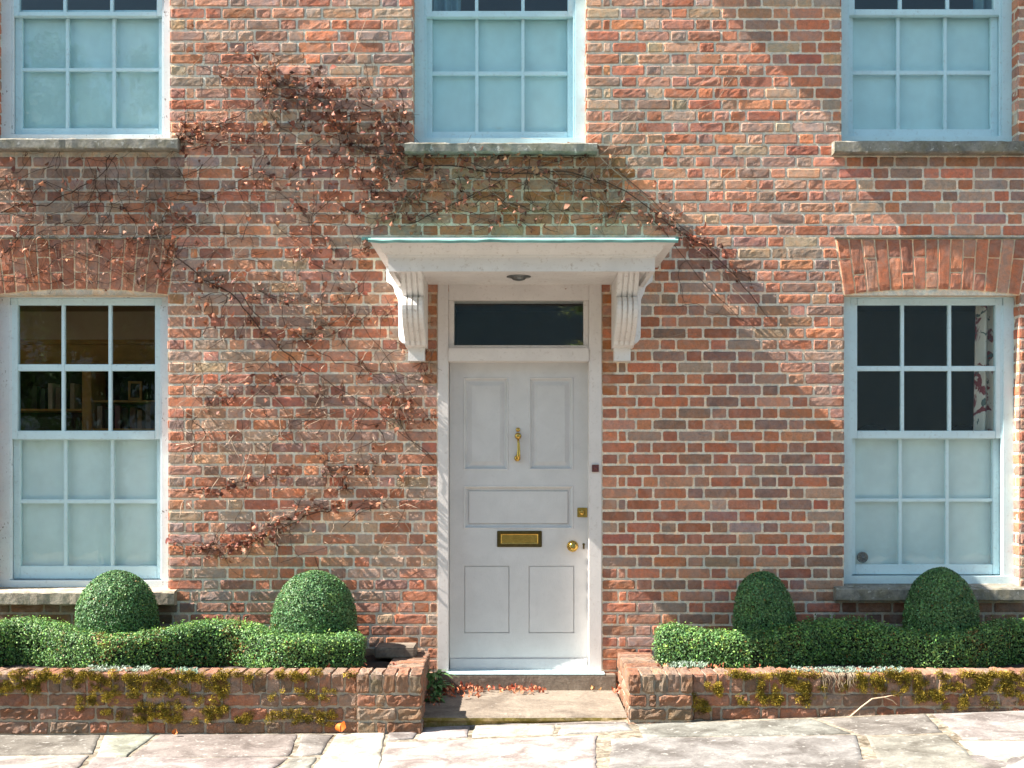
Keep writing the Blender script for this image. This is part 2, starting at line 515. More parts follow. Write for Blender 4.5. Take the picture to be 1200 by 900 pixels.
# openings: x0,x1,z0(bottom),z1(top of frame hole)
class W: pass
def mkwin(name, x0, x1, ys, yt, crown, rows_up, meet, rows_lo, rail, sill, arch):
    w = W(); w.name = name
    w.x0, w.x1 = X(x0), X(x1)
    w.zb = Z(ys); w.zt = Z(yt); w.zc = Z(crown)
    w.rows_up, w.meet, w.rows_lo, w.rail, w.sill, w.arch = rows_up, meet, rows_lo, rail, sill, arch
    return w
WIN = [
    mkwin('ll', -8, 197, 691, 346, 339, [(358, 427), (435, 505)], (505, 516), [(516, 585), (590, 663)], (663, 678), (-18, 204, 692, 708), True),
    mkwin('lr', 989, 1195, 687, 346, 339, [(358, 429), (435, 505)], (505, 515), [(515, 584), (588, 661)], (661, 673), (980, 1206, 688, 703), True),
    mkwin('ul', -6, 199, 163, -146, -152, [(-130, -60), (-53, 15)], (13, 21), [(21, 80), (84, 151)], (151, 160), (-16, 208, 165, 178), False),
    mkwin('uc', 484, 687, 168, -146, -152, [(-130, -60), (-53, 14)], (14, 22), [(22, 84), (89, 155)], (155, 164), (474, 700, 170, 182), False),
    mkwin('ur', 986, 1193, 166, -146, -152, [(-130, -60), (-53, 12)], (12, 20), [(20, 83), (88, 152)], (152, 162), (978, 1205, 168, 182), False),
]
DOOR = (X(513), X(705), .05, Z(338))
AT = Z(280)                    # top of the brick arches

rnd = np.random.default_rng(5)
wall = MB()
qs, cs = [], []
ncourse = int(ZT / COURSE) + 1
z_off = -.012
for j in range(ncourse):
    zb = z_off + j * COURSE; zt = zb + COURSE; zm = (zb + zt) / 2
    blocks = []
    for w in WIN:
        if w.zb < zm < w.zt: blocks.append((w.x0, w.x0, w.x1, w.x1))
        sx0, sx1, sy0, sy1 = w.sill
        if Z(sy1) < zm < w.zb: blocks.append((X(sx0), X(sx0), X(sx1), X(sx1)))
        if w.arch and w.zt <= zm < AT:
            def sl(z, s): return s * .052 * (z - Z(346)) / (AT - Z(346))
            blocks.append((w.x0 - sl(zb, 1), w.x0 - sl(zt, 1), w.x1 + sl(zb, 1), w.x1 + sl(zt, 1)))
    if DOOR[2] < zm < DOOR[3]: blocks.append((DOOR[0], DOOR[0], DOOR[1], DOOR[1]))
    blocks.sort()
    merged = []
    for b in blocks:
        if merged and b[0] < merged[-1][2]:
            merged[-1] = merged[-1][:2] + (max(b[2], merged[-1][2]), max(b[3], merged[-1][3]))
        else: merged.append(b)
    cur = (-XW, -XW)
    for b in merged + [(XW, XW, None, None)]:
        for q in bond(cur[0], cur[1], b[0], b[1], j, zb, zt, rnd):
            xc = sum(p[0] for p in q) / 4
            qs.append(q); cs.append(stain_and_shade(xc, zm, brick_col(xc, zm, rnd)))
        cur = (b[2], b[3])
FRONT = ((0, 0, 0), (1, 0, 0), (0, 0, 1), (0, -1, 0))
bricks(wall, qs, cs, FRONT, seed=1)

# mortar bed: grid cells round the openings
holes = [(w.x0, w.x1, w.zb, w.zt) for w in WIN] + [DOOR]
xs = sorted(set([-XW, XW] + [h[0] for h in holes] + [h[1] for h in holes]))
zs = sorted(set([-.05, ZT] + [h[2] for h in holes] + [h[3] for h in holes]))
MORT = np.array(lin((234, 220, 198)))
for a, b in zip(xs[:-1], xs[1:]):
    for c, d in zip(zs[:-1], zs[1:]):
        if any(h[0] - 1e-6 <= a and b <= h[1] + 1e-6 and h[2] - 1e-6 <= c and d <= h[3] + 1e-6 for h in holes): continue
        nx, nz = max(1, int((b - a) / .035)), max(1, int((d - c) / .035))
        gx, gz = np.linspace(a, b, nx + 1), np.linspace(c, d, nz + 1)
        GX, GZ = np.meshgrid(gx, gz)
        GY = .0042 + .0010 * vnoise(GX * 30, GZ * 30, 2.0)
        v = np.stack([GX, GY, GZ], -1).reshape(-1, 3)
        f = [(i * (nx + 1) + k, i * (nx + 1) + k + 1, (i + 1) * (nx + 1) + k + 1, (i + 1) * (nx + 1) + k) for i in range(nz) for k in range(nx)]
        col = np.array([stain_and_shade(p[0], p[2], MORT * (1 + .10 * math.sin(p[0] * 31 + p[2] * 17))) for p in v])
        wall.add(v, f, 0, col)
        wall.box(a, b, -.012, -.34, c, d, 0, MORT * .8)

# reveal bricks at each window jamb
for w in WIN:
    for side, xx, nrm in ((0, w.x0 + .002, (1, 0, 0)), (1, w.x1 - .002, (-1, 0, 0))):
        q2, c2 = [], []
        for j in range(ncourse):
            zb = z_off + j * COURSE
            if w.zb - .02 < zb and zb + COURSE < w.zt + .06:
                if rnd.random() < .5: segs = [(.003, .1)]
                else: segs = [(.003, .052), (.064, .1)] if rnd.random() < .3 else [(.003, .1)]
                for s0, s1 in segs:
                    q2.append([(s0, zb + .006), (s1, zb + .006), (s1, zb + COURSE - .006), (s0, zb + COURSE - .006)])
                    c2.append(brick_col(xx, zb, rnd))
        bricks(wall, q2, c2, ((xx, 0, 0), (0, 1, 0), (0, 0, 1), nrm), rough=.002, rim=.003, skirt=.012, seed=40 + side)
wall.build('wall', M['brick'], house)

# brick arches over the two lower windows
for w in WIN:
    if not w.arch: continue
    mb = MB(); q, c = [], []
    n = 15
    xb0, xb1 = w.x0, w.x1
    xt0, xt1 = w.x0 - .052, w.x1 + .052
    zb_, zt_ = Z(346), AT
    def cam(t): return zb_ + (w.zc - zb_) * (1 - (2 * t - 1) ** 2)
    for i in range(n):
        t0, t1 = i / n, (i + 1) / n
        def P(t, s):   # s: 0 bottom .. 1 top
            bx, tx = xb0 + (xb1 - xb0) * t, xt0 + (xt1 - xt0) * t
            z0 = cam(t)
            return np.array((bx + (tx - bx) * s, z0 + (zt_ - z0) * s))
        cuts = [0, .64, 1] if i % 2 == 0 else [0, .34, 1]
        if i % 5 == 3: cuts = [0, 1]
        for s0, s1 in zip(cuts[:-1], cuts[1:]):
            a, b_, cc, d_ = P(t0, s0), P(t1, s0), P(t1, s1), P(t0, s1)
            m_ = (a + b_ + cc + d_) / 4
            sh = [(.0045, .004), (-.0045, .004), (-.0045, -.004), (.0045, -.004)]
            q.append([tuple(p + np.array(s_)) for p, s_ in zip((a, b_, cc, d_), sh)])
            k = rnd.choice([0, 1, 2, 3, 3, 2, 8, 9, 4, 0])
            c.append(PALL[k] * rnd.uniform(.85, 1.15))
    bricks(mb, q, c, ((0, -.004, 0), (1, 0, 0), (0, 0, 1), (0, -1, 0)), skirt=.09, seed=77)
    # mortar body behind the voussoirs, cambered soffit
    m2 = [(xb0, zb_)] + [(xb0 + (xb1 - xb0) * t, cam(t)) for t in np.linspace(.06, .94, 15)] + [(xb1, zb_), (xt1, zt_), (xt0, zt_)]
    mb.prism(m2, -.0005, -.10, lambda p, t: (p[0], -t, p[1]), 0, MORT * np.array([1, .9, .75]))
    mb.build('brick_arch', M['brick'], house)
    st = MB(); st.box(X(978) if w.x0 > 0 else w.x0 - .09, w.x1 + .07, -.01, .012, AT + .001, AT + .011)
    st.build('drip_strip', M['sill'], house, .002)

# ------------------------------------------------------------------ windows
def sash(mb, x0, x1, z0, z1, rows, d0, d1, nb=3, stile=.045, bar=.022, skew=0):
    """one glazed sash: stiles, rails and glazing bars"""
    zr = [z for r in rows for z in r]
    top, bot = max(zr), min(zr)
    mb.box(x0, x0 + stile, d0, d1, z0, z1); mb.box(x1 - stile, x1, d0, d1, z0, z1)
    mb.box(x0 + stile, x1 - stile, d0 - .001, d1 + .001, top, z1); mb.box(x0 + stile, x1 - stile, d0 - .001, d1 + .001, z0, bot)
    gx0, gx1 = x0 + stile, x1 - stile
    pw = (gx1 - gx0 - (nb - 1) * bar) / nb
    for i in range(1, nb):
        a = gx0 + i * pw + (i - 1) * bar
        mb.box(a, a + bar, d0 - .006, d1 + .006, bot - .003, top + .003)
    rs = sorted(rows, key=lambda r: -max(r))
    for (a, b), (c, d) in zip(rs[:-1], rs[1:]):
        mb.box(gx0 - .003, gx1 + .003, d0 - .0085, d1 + .0085, min(a, b), max(c, d))
    return gx0, gx1, bot, top

for wi, w in enumerate(WIN):
    fr = MB()
    dj, db = -.09, -.235
    jw = .068
    for a, b in ((w.x0, w.x0 + jw), (w.x1 - jw, w.x1)):
        fr.box(a, b, dj, db, w.zb, w.zt)
    # stop beads along the jambs
    for a, b in ((w.x0 + jw, w.x0 + jw + .012), (w.x1 - jw - .012, w.x1 - jw)):
        fr.box(a, b, dj - .006, dj - .022, w.zb + .06, w.zt - .05)
    ztop = Z(w.rows_up[0][0], -.12) + .045
    # head, following the arch
    if w.arch:
        pts = [(w.x0 + .001, ztop), (w.x1 - .001, ztop), (w.x1 - .001, Z(346) - .004)] + [(w.x1 - (w.x1 - w.x0) * t, Z(346) - .004 + (w.zc - Z(346)) * (1 - (2 * t - 1) ** 2)) for t in np.linspace(.06, .94, 13)] + [(w.x0 + .001, Z(346) - .004)]
        fr.prism(pts, dj + .004, db + .002, lambda p, t: (p[0], -t, p[1]))
    else:
        fr.box(w.x0 + .001, w.x1 - .001, dj + .003, db + .002, ztop, w.zt)
    zs1 = Z(w.rail[1], -.16)
    fr.box(w.x0 + .001, w.x1 - .001, dj + .006, db + .002, w.zb - .004, zs1 - .006)
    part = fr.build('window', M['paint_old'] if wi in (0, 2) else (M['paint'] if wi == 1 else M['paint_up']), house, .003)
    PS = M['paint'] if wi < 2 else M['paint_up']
    ix0, ix1 = w.x0 + jw + .002, w.x1 - jw - .002
    ru = [(Z(a, -.12), Z(b, -.12)) for a, b in w.rows_up]
    rl = [(Z(a, -.16), Z(b, -.16)) for a, b in w.rows_lo]
    zmb = Z(w.meet[1], -.12) + .004
    up = MB(); gx0, gx1, gb, gt = sash(up, ix0, ix1, Z(w.meet[1], -.12) + .006, ztop, ru, -.1, -.14)
    s1 = up.build('sash', PS, part, .003)
    g = MB(); g.box(gx0 - .004, gx1 + .004, -.119, -.122, gb - .004, gt + .004); g.build('pane', M['glass'], part)
    lo = MB(); gx0, gx1, gb, gt = sash(lo, ix0, ix1, zs1, Z(w.meet[0], -.16) + .002, rl, -.144, -.184)
    s2 = lo.build('sash', PS, part, .003)
    g = MB(); g.box(gx0 - .004, gx1 + .004, -.163, -.166, gb - .004, gt + .004); g.build('pane', M['glass'], part)
    bl = MB()
    nfx = 40
    bx = np.linspace(gx0 - .02, gx1 + .02, nfx)
    pts = [(x, -.192 - .002 * math.sin(i * .55 + wi)) for i, x in enumerate(bx)] + [(x, -.197 - .002 * math.sin(i * .55 + wi)) for i, x in reversed(list(enumerate(bx)))]
    bl.prism(pts, gb - .02, gt + .02, lambda p, t: (p[0], -p[1], t))
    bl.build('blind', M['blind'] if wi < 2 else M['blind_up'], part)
    # stone sill
    sx0, sx1, sy0, sy1 = w.sill
    si = MB()
    n = 30
    xsn = np.linspace(X(sx0, .07), X(sx1, .07), n)
    prof = [(-.10, Z(sy0 - 3)), (.062, Z(sy0) - .002), (.072, Z(sy0) - .010), (.072, Z(sy1) + .008), (.064, Z(sy1)), (-.01, Z(sy1) - .002), (-.10, Z(sy1) - .002)]
    rr = np.random.default_rng(wi)
    vs, fs = [], []
    for i, x in enumerate(xsn):
        for k, (d, z) in enumerate(prof):
            e = rr.normal(0, .0016, 2) if d > .05 else (0, 0)
            vs.append((x, -(d + e[0]), z + e[1]))
    np_ = len(prof)
    for i in range(n - 1):
        for k in range(np_):
            k2 = (k + 1) % np_
            fs.append((i * np_ + k, (i + 1) * np_ + k, (i + 1) * np_ + k2, i * np_ + k2))
    fs.append(tuple(range(np_))); fs.append(tuple((n - 1) * np_ + k for k in range(np_))[::-1])
    si.add(vs, fs)
    si.build('sill', M['sill_warm'] if wi == 0 else M['sill'], part)
    if w.name == 'lr':
        v = MB(); v.lathe([(.036, .0), (.036, .010), (.03, .013), (.027, .010), (.012, .010), (.010, .016), (.0, .016)], (X(1011, -.15), .160, Z(653, -.15)), '-y', 20)
        for k in range(8):
            a = k * math.pi / 4
            v.tube([(X(1011, -.15) + .008 * math.cos(a), .146, Z(653, -.15) + .008 * math.sin(a)), (X(1011, -.15) + .03 * math.cos(a), .147, Z(653, -.15) + .03 * math.sin(a))], .003, 4)
        v.build('vent', M['metal'], part)

# ------------------------------------------------------------------ door frame, fanlight, door
x0, x1 = DOOR[0], DOOR[1]
fd0, fd1 = .006, -.16
jl, jr = X(525.5), X(690)
SILLZ = .205
fr = MB()
fr.box(x0, jl, fd0, fd1, SILLZ - .004, DOOR[3] + .06)
fr.box(jr, x1, fd0, fd1, SILLZ - .004, DOOR[3] + .06)
fr.box(jl, jr, fd0 - .003, fd1, Z(352), DOOR[3] + .058)          # head
fr.box(jl, jr, fd0 + .012, fd1, Z(423.5), Z(408))                 # transom
fr.box(jl, jr, fd0 - .012, fd1 + .01, Z(408), Z(404.5))
# fanlight glazing beads
fr.box(jl, X(532), -.02, -.06, Z(404.5), Z(352)); fr.box(X(684), jr, -.02, -.06, Z(404.5), Z(352))
frame = fr.build('door_frame', M['frame_paint'], house, .003)
g = MB(); g.box(X(531), X(685), -.04, -.044, Z(405), Z(351.5)); g.build('fanlight', M['glass'], frame)
b = MB(); b.box(X(693.5), X(701.5), .006, .022, Z(553), Z(544.5)); b.lathe([(.012, 0), (.012, .004), (.009, .006), (0, .006)], (X(697.5), -.021, Z(548.5)))
b.build('doorbell', M['bell'], frame, .002)

DD = -.10             # door face depth
mb = MB()
dx0, dx1, dz0, dz1 = X(527, DD), X(689, DD), Z(785.5, DD), Z(425, DD)
PAN = [(543, 596, 442, 551, 'r'), (619.5, 672, 442, 551, 'r'), (543, 672, 569, 620, 'r'), (544, 597, 663, 742, 'f'), (619.5, 673, 663, 742, 'f')]
PW = [(X(a, DD), X(b_, DD), Z(d_, DD), Z(c_, DD), k) for a, b_, c_, d_, k in PAN]
# door leaf = rails and stiles built round the panel openings
gx = sorted(set([dx0, dx1] + [p[0] for p in PW] + [p[1] for p in PW]))
gz = sorted(set([dz0, dz1] + [p[2] for p in PW] + [p[3] for p in PW]))
gi = {}
verts = [(x, -DD, z) for z in gz for x in gx]
fs = []
nx = len(gx)
for i in range(len(gz) - 1):
    for k in range(nx - 1):
        cx, cz = (gx[k] + gx[k + 1]) / 2, (gz[i] + gz[i + 1]) / 2
        if any(p[0] < cx < p[1] and p[2] < cz < p[3] for p in PW): continue
        fs.append((i * nx + k, i * nx + k + 1, (i + 1) * nx + k + 1, (i + 1) * nx + k))
mb.add(verts, fs)
def ringstep(mb, r0, d0, r1, d1):
    """sloping moulding between two nested rectangles"""
    a0, a1, b0, b1 = r0; c0, c1, e0, e1 = r1
    v = [(a0, -d0, b0), (a1, -d0, b0), (a1, -d0, b1), (a0, -d0, b1), (c0, -d1, e0), (c1, -d1, e0), (c1, -d1, e1), (c0, -d1, e1)]
    mb.add(v, [(0, 1, 5, 4), (1, 2, 6, 5), (2, 3, 7, 6), (3, 0, 4, 7)])
def ins(r, m): return (r[0] + m, r[1] - m, r[2] + m, r[3] - m)
panels = []
for p in PW:
    r = p[:4]
    pm = MB()
    if p[4] == 'r':
        ringstep(pm, r, DD, ins(r, .004), DD + .004)
        ringstep(pm, ins(r, .004), DD + .004, ins(r, .009), DD + .003)
        ringstep(pm, ins(r, .009), DD + .003, ins(r, .02), DD - .017)
        ringstep(pm, ins(r, .02), DD - .017, ins(r, .03), DD - .018)
        if (p[1] - p[0]) > .5:
            ringstep(pm, ins(r, .03), DD - .018, ins(r, .034), DD - .021)
            ringstep(pm, ins(r, .034), DD - .021, ins(r, .038), DD - .010)
            ri, dd = ins(r, .038), DD - .010
        else:
            ringstep(pm, ins(r, .03), DD - .018, ins(r, .055), DD - .009)
            ri, dd = ins(r, .055), DD - .008
    else:
        ringstep(pm, r, DD, ins(r, .0008), DD - .007)
        ringstep(pm, ins(r, .0008), DD - .007, ins(r, .0045), DD - .008)
        ringstep(pm, ins(r, .0045), DD - .008, ins(r, .0065), DD - .001)
        ri, dd = ins(r, .0065), DD - .001
    a0, a1, b0, b1 = ri
    pm.add([(a0, -dd, b0), (a1, -dd, b0), (a1, -dd, b1), (a0, -dd, b1)], [(0, 1, 2, 3)])
    panels.append(pm)
mb.box(dx0, dx1, DD - .024, DD - .05, dz0, dz1)
for a, b_ in ((dx0, dx0 + .0005), (dx1 - .0005, dx1)): mb.box(a, b_, DD - .0005, DD - .026, dz0, dz1)
door = mb.build('door', M['door_paint'], house)
for pm in panels: pm.build('panel', M['door_paint'], door)
k = MB(); k.prism([(DD + .001, dz0 + .004), (DD + .028, dz0 + .004), (DD + .028, dz0 + .022), (DD + .010, dz0 + .078), (DD + .001, dz0 + .078)], dx0 + .004, dx1 - .004, lambda p, t: (t, -p[0], p[1]))
k.build('weather_board', M['door_paint'], door, .002)
# dark gap above the threshold
gp = MB(); gp.box(jl + .001, jr - .001, -.105, -.158, SILLZ - .02, dz0 - .001); gp.build('threshold_gap', M['black'], door)
# knocker
kx = X(607, DD)
kn = MB()
kn.lathe([(.022, 0), (.022, .006), (.012, .012), (.014, .022), (.020, .028), (.018, .036), (.008, .040), (0, .040)], (kx, -DD, Z(511, DD)), '-y', 18)
kn.lathe([(.014, 0), (.014, .006), (.006, .010), (0, .010)], (kx, -DD, Z(503.5, DD)), '-y', 14)
kn.tube([(kx, -DD - .024, Z(514, DD)), (kx + .004, -DD - .026, Z(520, DD)), (kx + .005, -DD - .028, Z(528, DD)), (kx + .003, -DD - .030, Z(534, DD)), (kx - .002, -DD - .028, Z(538, DD))], [.007, .008, .010, .013, .012], 10)
kn.lathe([(.020, .002), (.021, .008), (.019, .028), (.010, .034), (0, .034)], (kx - .004, -DD, Z(537, DD)), '-y', 16)
kn.build('knocker', M['brass'], door)
# letter plate
lp = MB()
a0, a1, b0, b1 = X(582.5, DD), X(635, DD), Z(641, DD), Z(622, DD)
lp.box(a0, a1, DD + .0005, DD + .008, b0, b1)
lpo = lp.build('letter_plate', M['brass_dark'], door, .003)
lf = MB(); r = ins((a0, a1, b0, b1), .026); r = (r[0] + .004, r[1] - .004, r[2], r[3])
ringstep(lf, (r[0] - .008, r[1] + .008, r[2] - .008, r[3] + .008), DD + .0082, (r[0] - .005, r[1] + .005, r[2] - .005, r[3] + .005), DD + .013)
ringstep(lf, (r[0] - .005, r[1] + .005, r[2] - .005, r[3] + .005), DD + .013, r, DD + .010)
lf.add([(r[0], -DD - .010, r[2]), (r[1], -DD - .010, r[2]), (r[1], -DD - .010, r[3]), (r[0], -DD - .010, r[3])], [(0, 1, 2, 3)])
lf.build('flap', M['brass'], lpo)
kb = MB(); kb.lathe([(.036, 0), (.037, .004), (.033, .008), (.030, .007), (.016, .010), (.013, .022), (.020, .030), (.027, .040), (.026, .050), (.017, .056), (0, .057)], (X(671, DD), -DD, Z(640, DD)), '-y', 24)
kb.build('knob', M['brass'], door)
lk = MB(); lk.box(X(676.5, DD), X(688, DD), DD + .0005, DD + .008, Z(606, DD), Z(595, DD)); lk.lathe([(.018, .008), (.018, .012), (.012, .016), (0, .016)], (X(682, DD), -DD, Z(600.5, DD)), '-y', 16)
lk.build('lock', M['brass'], door, .002)
ek = MB(); ek.lathe([(.0085, 0), (.0085, .004), (.006, .005), (0, .005)], (X(684, DD), -DD, Z(638, DD)), '-y', 14); ek.box(X(683, DD), X(685, DD), DD + .0005, DD + .0045, Z(643.5, DD), Z(639, DD))
ek.build('keyhole', M['brass_dark'], door)

# ------------------------------------------------------------------ canopy over the door
FD = .70                 # fascia depth
fx0, fx1 = X(455, FD), X(767.5, FD)
fz0, fz1 = Z(318, FD), Z(301, FD)
cx0, cx1 = X(434, .86), X(792, .86)
ctop = Z(284, .86)
mb = MB()
# cornice: rings of a moulding profile swept round three sides (depth, outset, z)
prof = [(0.0, fz0), (0.0, fz1 - .004), (.010, fz1), (.012, fz1 + .010), (.030, fz1 + .018), (.046, fz1 + .030), (.064, fz1 + .052), (.092, fz1 + .066), (.118, fz1 + .076), (.128, fz1 + .082), (.132, ctop)]
ol = (fx0 - cx0) / .132; orr = (cx1 - fx1) / .132
rings = []
for o, z in prof:
    a, b_, dd = fx0 - o * ol, fx1 + o * orr, FD + o * (.16 / .132)
    rings.append([(a, .0, z), (a, -dd, z), (b_, -dd, z), (b_, .0, z)])
vs = [p for r in rings for p in r]
fs = []
for i in range(len(rings) - 1):
    for k in range(3):
        fs.append((i * 4 + k, i * 4 + k + 1, (i + 1) * 4 + k + 1, (i + 1) * 4 + k))
mb.add(vs, fs)
mb.add(rings[-1], [(0, 1, 2, 3)])
# soffit set up behind the fascia
so = fz0 + .030
t = .028
mb.add([(fx0, 0, fz0), (fx0, -FD, fz0), (fx1, -FD, fz0), (fx1, 0, fz0), (fx0 + t, 0, fz0), (fx0 + t, -FD + t, fz0), (fx1 - t, -FD + t, fz0), (fx1 - t, 0, fz0)], [(0, 4, 5, 1), (1, 5, 6, 2), (2, 6, 7, 3)])
mb.add([(fx0 + t, 0, fz0), (fx0 + t, -FD + t, fz0), (fx1 - t, -FD + t, fz0), (fx1 - t, 0, fz0), (fx0 + t, 0, so), (fx0 + t, -FD + t, so), (fx1 - t, -FD + t, so), (fx1 - t, 0, so)], [(0, 4, 5, 1), (1, 5, 6, 2), (2, 6, 7, 3), (4, 7, 6, 5)])
canopy = mb.build('canopy', M['canopy_paint'], house)
# copper covering, sloping up to the wall, with a turned-down edge
cp = MB()
e = .012
zw = Z(281, 0.0)
n = 24
xs_ = np.linspace(cx0 - e, cx1 + e, n)
rr = np.random.default_rng(3)
ed = rr.normal(0, .0016, n)
rows = [(0.872, ctop - .004), (.876, ctop + .010), (.866, ctop + .019), (.0, zw + .012)]
vs = []
for d, z in rows:
    for i, x in enumerate(xs_):
        vs.append((x, -d, z + ed[i] * (d > .5)))
fs = [(r_ * n + i, r_ * n + i + 1, (r_ + 1) * n + i + 1, (r_ + 1) * n + i) for r_ in range(3) for i in range(n - 1)]
cp.add(vs, fs)
for xx in (cx0 + .02, cx1 - .02):
    cp.add([(xx, -.85, ctop + .003), (xx, -.85, ctop + .014), (xx, .0, zw + .008), (xx, 0, ctop + .003)], [(0, 1, 2, 3)])
cp.box(X(424), X(795), -.01, .014, zw - .004, zw + .016)
cp.box(cx0 + .002, cx1 - .002, 0, .868, ctop + .0005, ctop + .003)
cp.build('copper_roof', M['copper'], canopy)
# small bulkhead lamp under the canopy (unlit)
lm = MB(); lm.lathe([(.075, .0), (.075, -.004), (.055, -.006), (.045, -.012), (.038, -.020), (.018, -.026), (0, -.026)], (X(608, .33), -.33, so), 'z', 28)
lm.build('ceiling_lamp', M['metal'], canopy)

def make_bracket(sgn, xi, xo):
    """console bracket: xi inner edge px, xo outer edge px (wall plane), sgn -1 left / +1 right"""
    a, b_ = sorted((X(xi, .2), X(xo, .2)))
    mb = MB()
    # side profile (d, z): fluted block on top, sweeping S below, small block at the foot
    zt = so - .001
    zz = lambda py: Z(py, .2)
    prof = [(0, zt), (.50, zt), (.50, Z(321, .4)), (.47, Z(324, .4)), (.43, Z(333, .4)), (.37, Z(342, .4)), (.345, Z(346, .4)), (.36, Z(347.5, .4))]
    for t in np.linspace(0, 1, 12):
        d = .37 - .22 * t ** 1.2 + .085 * math.sin(math.pi * min(1, t * 1.15)) ** .8
        z = Z(348.5, .4) + (zz(404) - Z(348.5, .4)) * t
        prof.append((d, z))
    prof += [(.12, zz(405.5)), (0, zz(405.5))]
    mb.prism(prof, a, b_, lambda p, t: (t, -p[0], p[1]))
    # flutes: narrow raised reeds on the front
    nr = 4
    rw = (b_ - a) / (nr * 2 - 1 + 1)
    fp = [(d + .013, z) for d, z in prof[2:-2]]
    bp = [(d - .01, z) for d, z in prof[2:-2]]
    for k in range(nr):
        u0 = a + (b_ - a) * (k + .16) / nr; u1 = a + (b_ - a) * (k + .84) / nr
        mb.prism(fp + bp[::-1], u0, u1, lambda p, t: (t, -p[0], p[1]))
    # block at the foot, on the wall
    mb.box(a + .012, b_ - .016, -.005, .09, zz(421), zz(405.3))
    # splayed outer cheek with an S outline
    o = b_ if sgn > 0 else a
    w0 = abs(X(450) - X(475))
    out = [(0, zt), (.058, zt), (.058, Z(298)), (w0, Z(298)), (w0, Z(324)), (w0 * .98, Z(330))]
    for t in np.linspace(0, 1, 9):
        ang = t * math.pi / 2
        out.append((w0 * (.95 - .5 * math.sin(ang)) - .02 * math.sin(math.pi * 2 * t) * .4, Z(331) + (Z(350) - Z(331)) * t))
    out += [(w0 * .38, Z(354)), (w0 * .36, Z(395))]
    for t in np.linspace(.15, 1, 6):
        out.append((w0 * .36 * math.cos(t * math.pi / 2), Z(395) + (Z(405) - Z(395)) * math.sin(t * math.pi / 2)))
    def mp(p, t):
        dd = .155 - p[0] * 1.02
        return (o + sgn * (p[0] - .003), -(max(dd, .012) if t > .5 else -.004), p[1])
    mb.prism(out, 0, 1, mp)
    return mb.build('bracket', M['canopy_paint'], canopy)
make_bracket(-1, 499, 474)
make_bracket(1, 719.5, 744)

# ------------------------------------------------------------------ unseen hood added above the frame to shade the upper right wall
hd_ = MB()
hd_.box(-.12, XW, 0, .62, 6.05, 6.17); hd_.box(-.08, XW, 0, .58, 5.97, 6.05)
hd_.build('added_shade_hood', M['canopy_paint'], house, .01)

# interior shell
it = MB()
it.box(-XW, XW, -.345, -5.0, .10, .16)
it.box(-XW, XW, -.345, -5.0, 3.00, 3.12)
it.box(-XW, XW, -.345, -5.0, ZT - .1, ZT)
it.build('floor', M['floorwood'], house)
iw = MB()
iw.box(-XW, XW, -3.6, -3.7, .161, 2.999); iw.box(-XW, XW, -3.6, -3.7, 3.121, ZT - .101)
iw.box(-XW, -XW + .1, -.345, -.8, .161, 2.999); iw.box(-XW, -XW + .1, -2.6, -3.599, .161, 2.999); iw.box(-XW, -XW + .1, -.801, -2.599, .161, .8); iw.box(-XW, -XW + .1, -.801, -2.599, 2.6, 2.999); iw.box(-XW, -XW + .1, -.345, -3.599, 3.121, ZT - .101)  # side wall opening added to let sun brighten the left room
for x in (-1.35, -.62, .75, 1.5, XW - .1):
    iw.box(x, x + .1, -.345, -3.599, .161, 2.999); iw.box(x, x + .1, -.345, -3.599, 3.121, ZT - .101)
iw.build('inner_wall', M['plaster_dark'], house)

# ================================================================== INSIDE THE WINDOWS
BD = -1.15     # bookcase front
def bx(px): return X(px, BD)
def bz(py): return Z(py, BD)
bc = empty('bookcase', (bx(90), -BD, .16))
tag(bc, 'tall oak bookcase with dark shelves behind the lower left window', 'bookcase')
m = MB(); m.box(bx(-30), bx(215), BD - .32, BD - .34, .165, bz(405)); m.build('back_panel', M['darkwood'], bc)
m = MB(); m.box(bx(-32), bx(217), BD + .03, BD - .34, bz(424), bz(404)); m.box(bx(-36), bx(221), BD + .07, BD - .34, bz(404), bz(399)); m.box(bx(-32), bx(217), BD + .045, BD - .3, bz(427), bz(424))
m.build('cornice', M['oak'], bc, .006)
for a, b_ in ((96, 107), (-32, -24), (208, 216)):
    m = MB(); m.box(bx(a), bx(b_), BD, BD - .318, .165, bz(427.5)); m.build('post', M['oak'], bc, .004)
for a, b_, py in ((-23, 95, 479), (108, 207, 469), (108, 207, 502), (-23, 95, 530), (108, 207, 535)):
    m = MB(); m.box(bx(a), bx(b_), BD - .01, BD - .317, bz(py + 2.2), bz(py)); m.build('shelf', M['oak'], bc, .002)
BC = [((118, 96, 84), 'brown'), ((150, 128, 104), 'tan'), ((96, 34, 34), 'red'), ((44, 52, 60), 'dark blue'), ((176, 160, 140), 'cream'), ((60, 74, 58), 'green'), ((40, 34, 32), 'black'), ((128, 84, 84), 'dusty pink'), ((146, 96, 44), 'ochre')]
BM = [plain_mat(n_.replace(' ', '_') + '_book_cloth', c_, .7, 0, .1, 40, .1) for c_, n_ in BC]
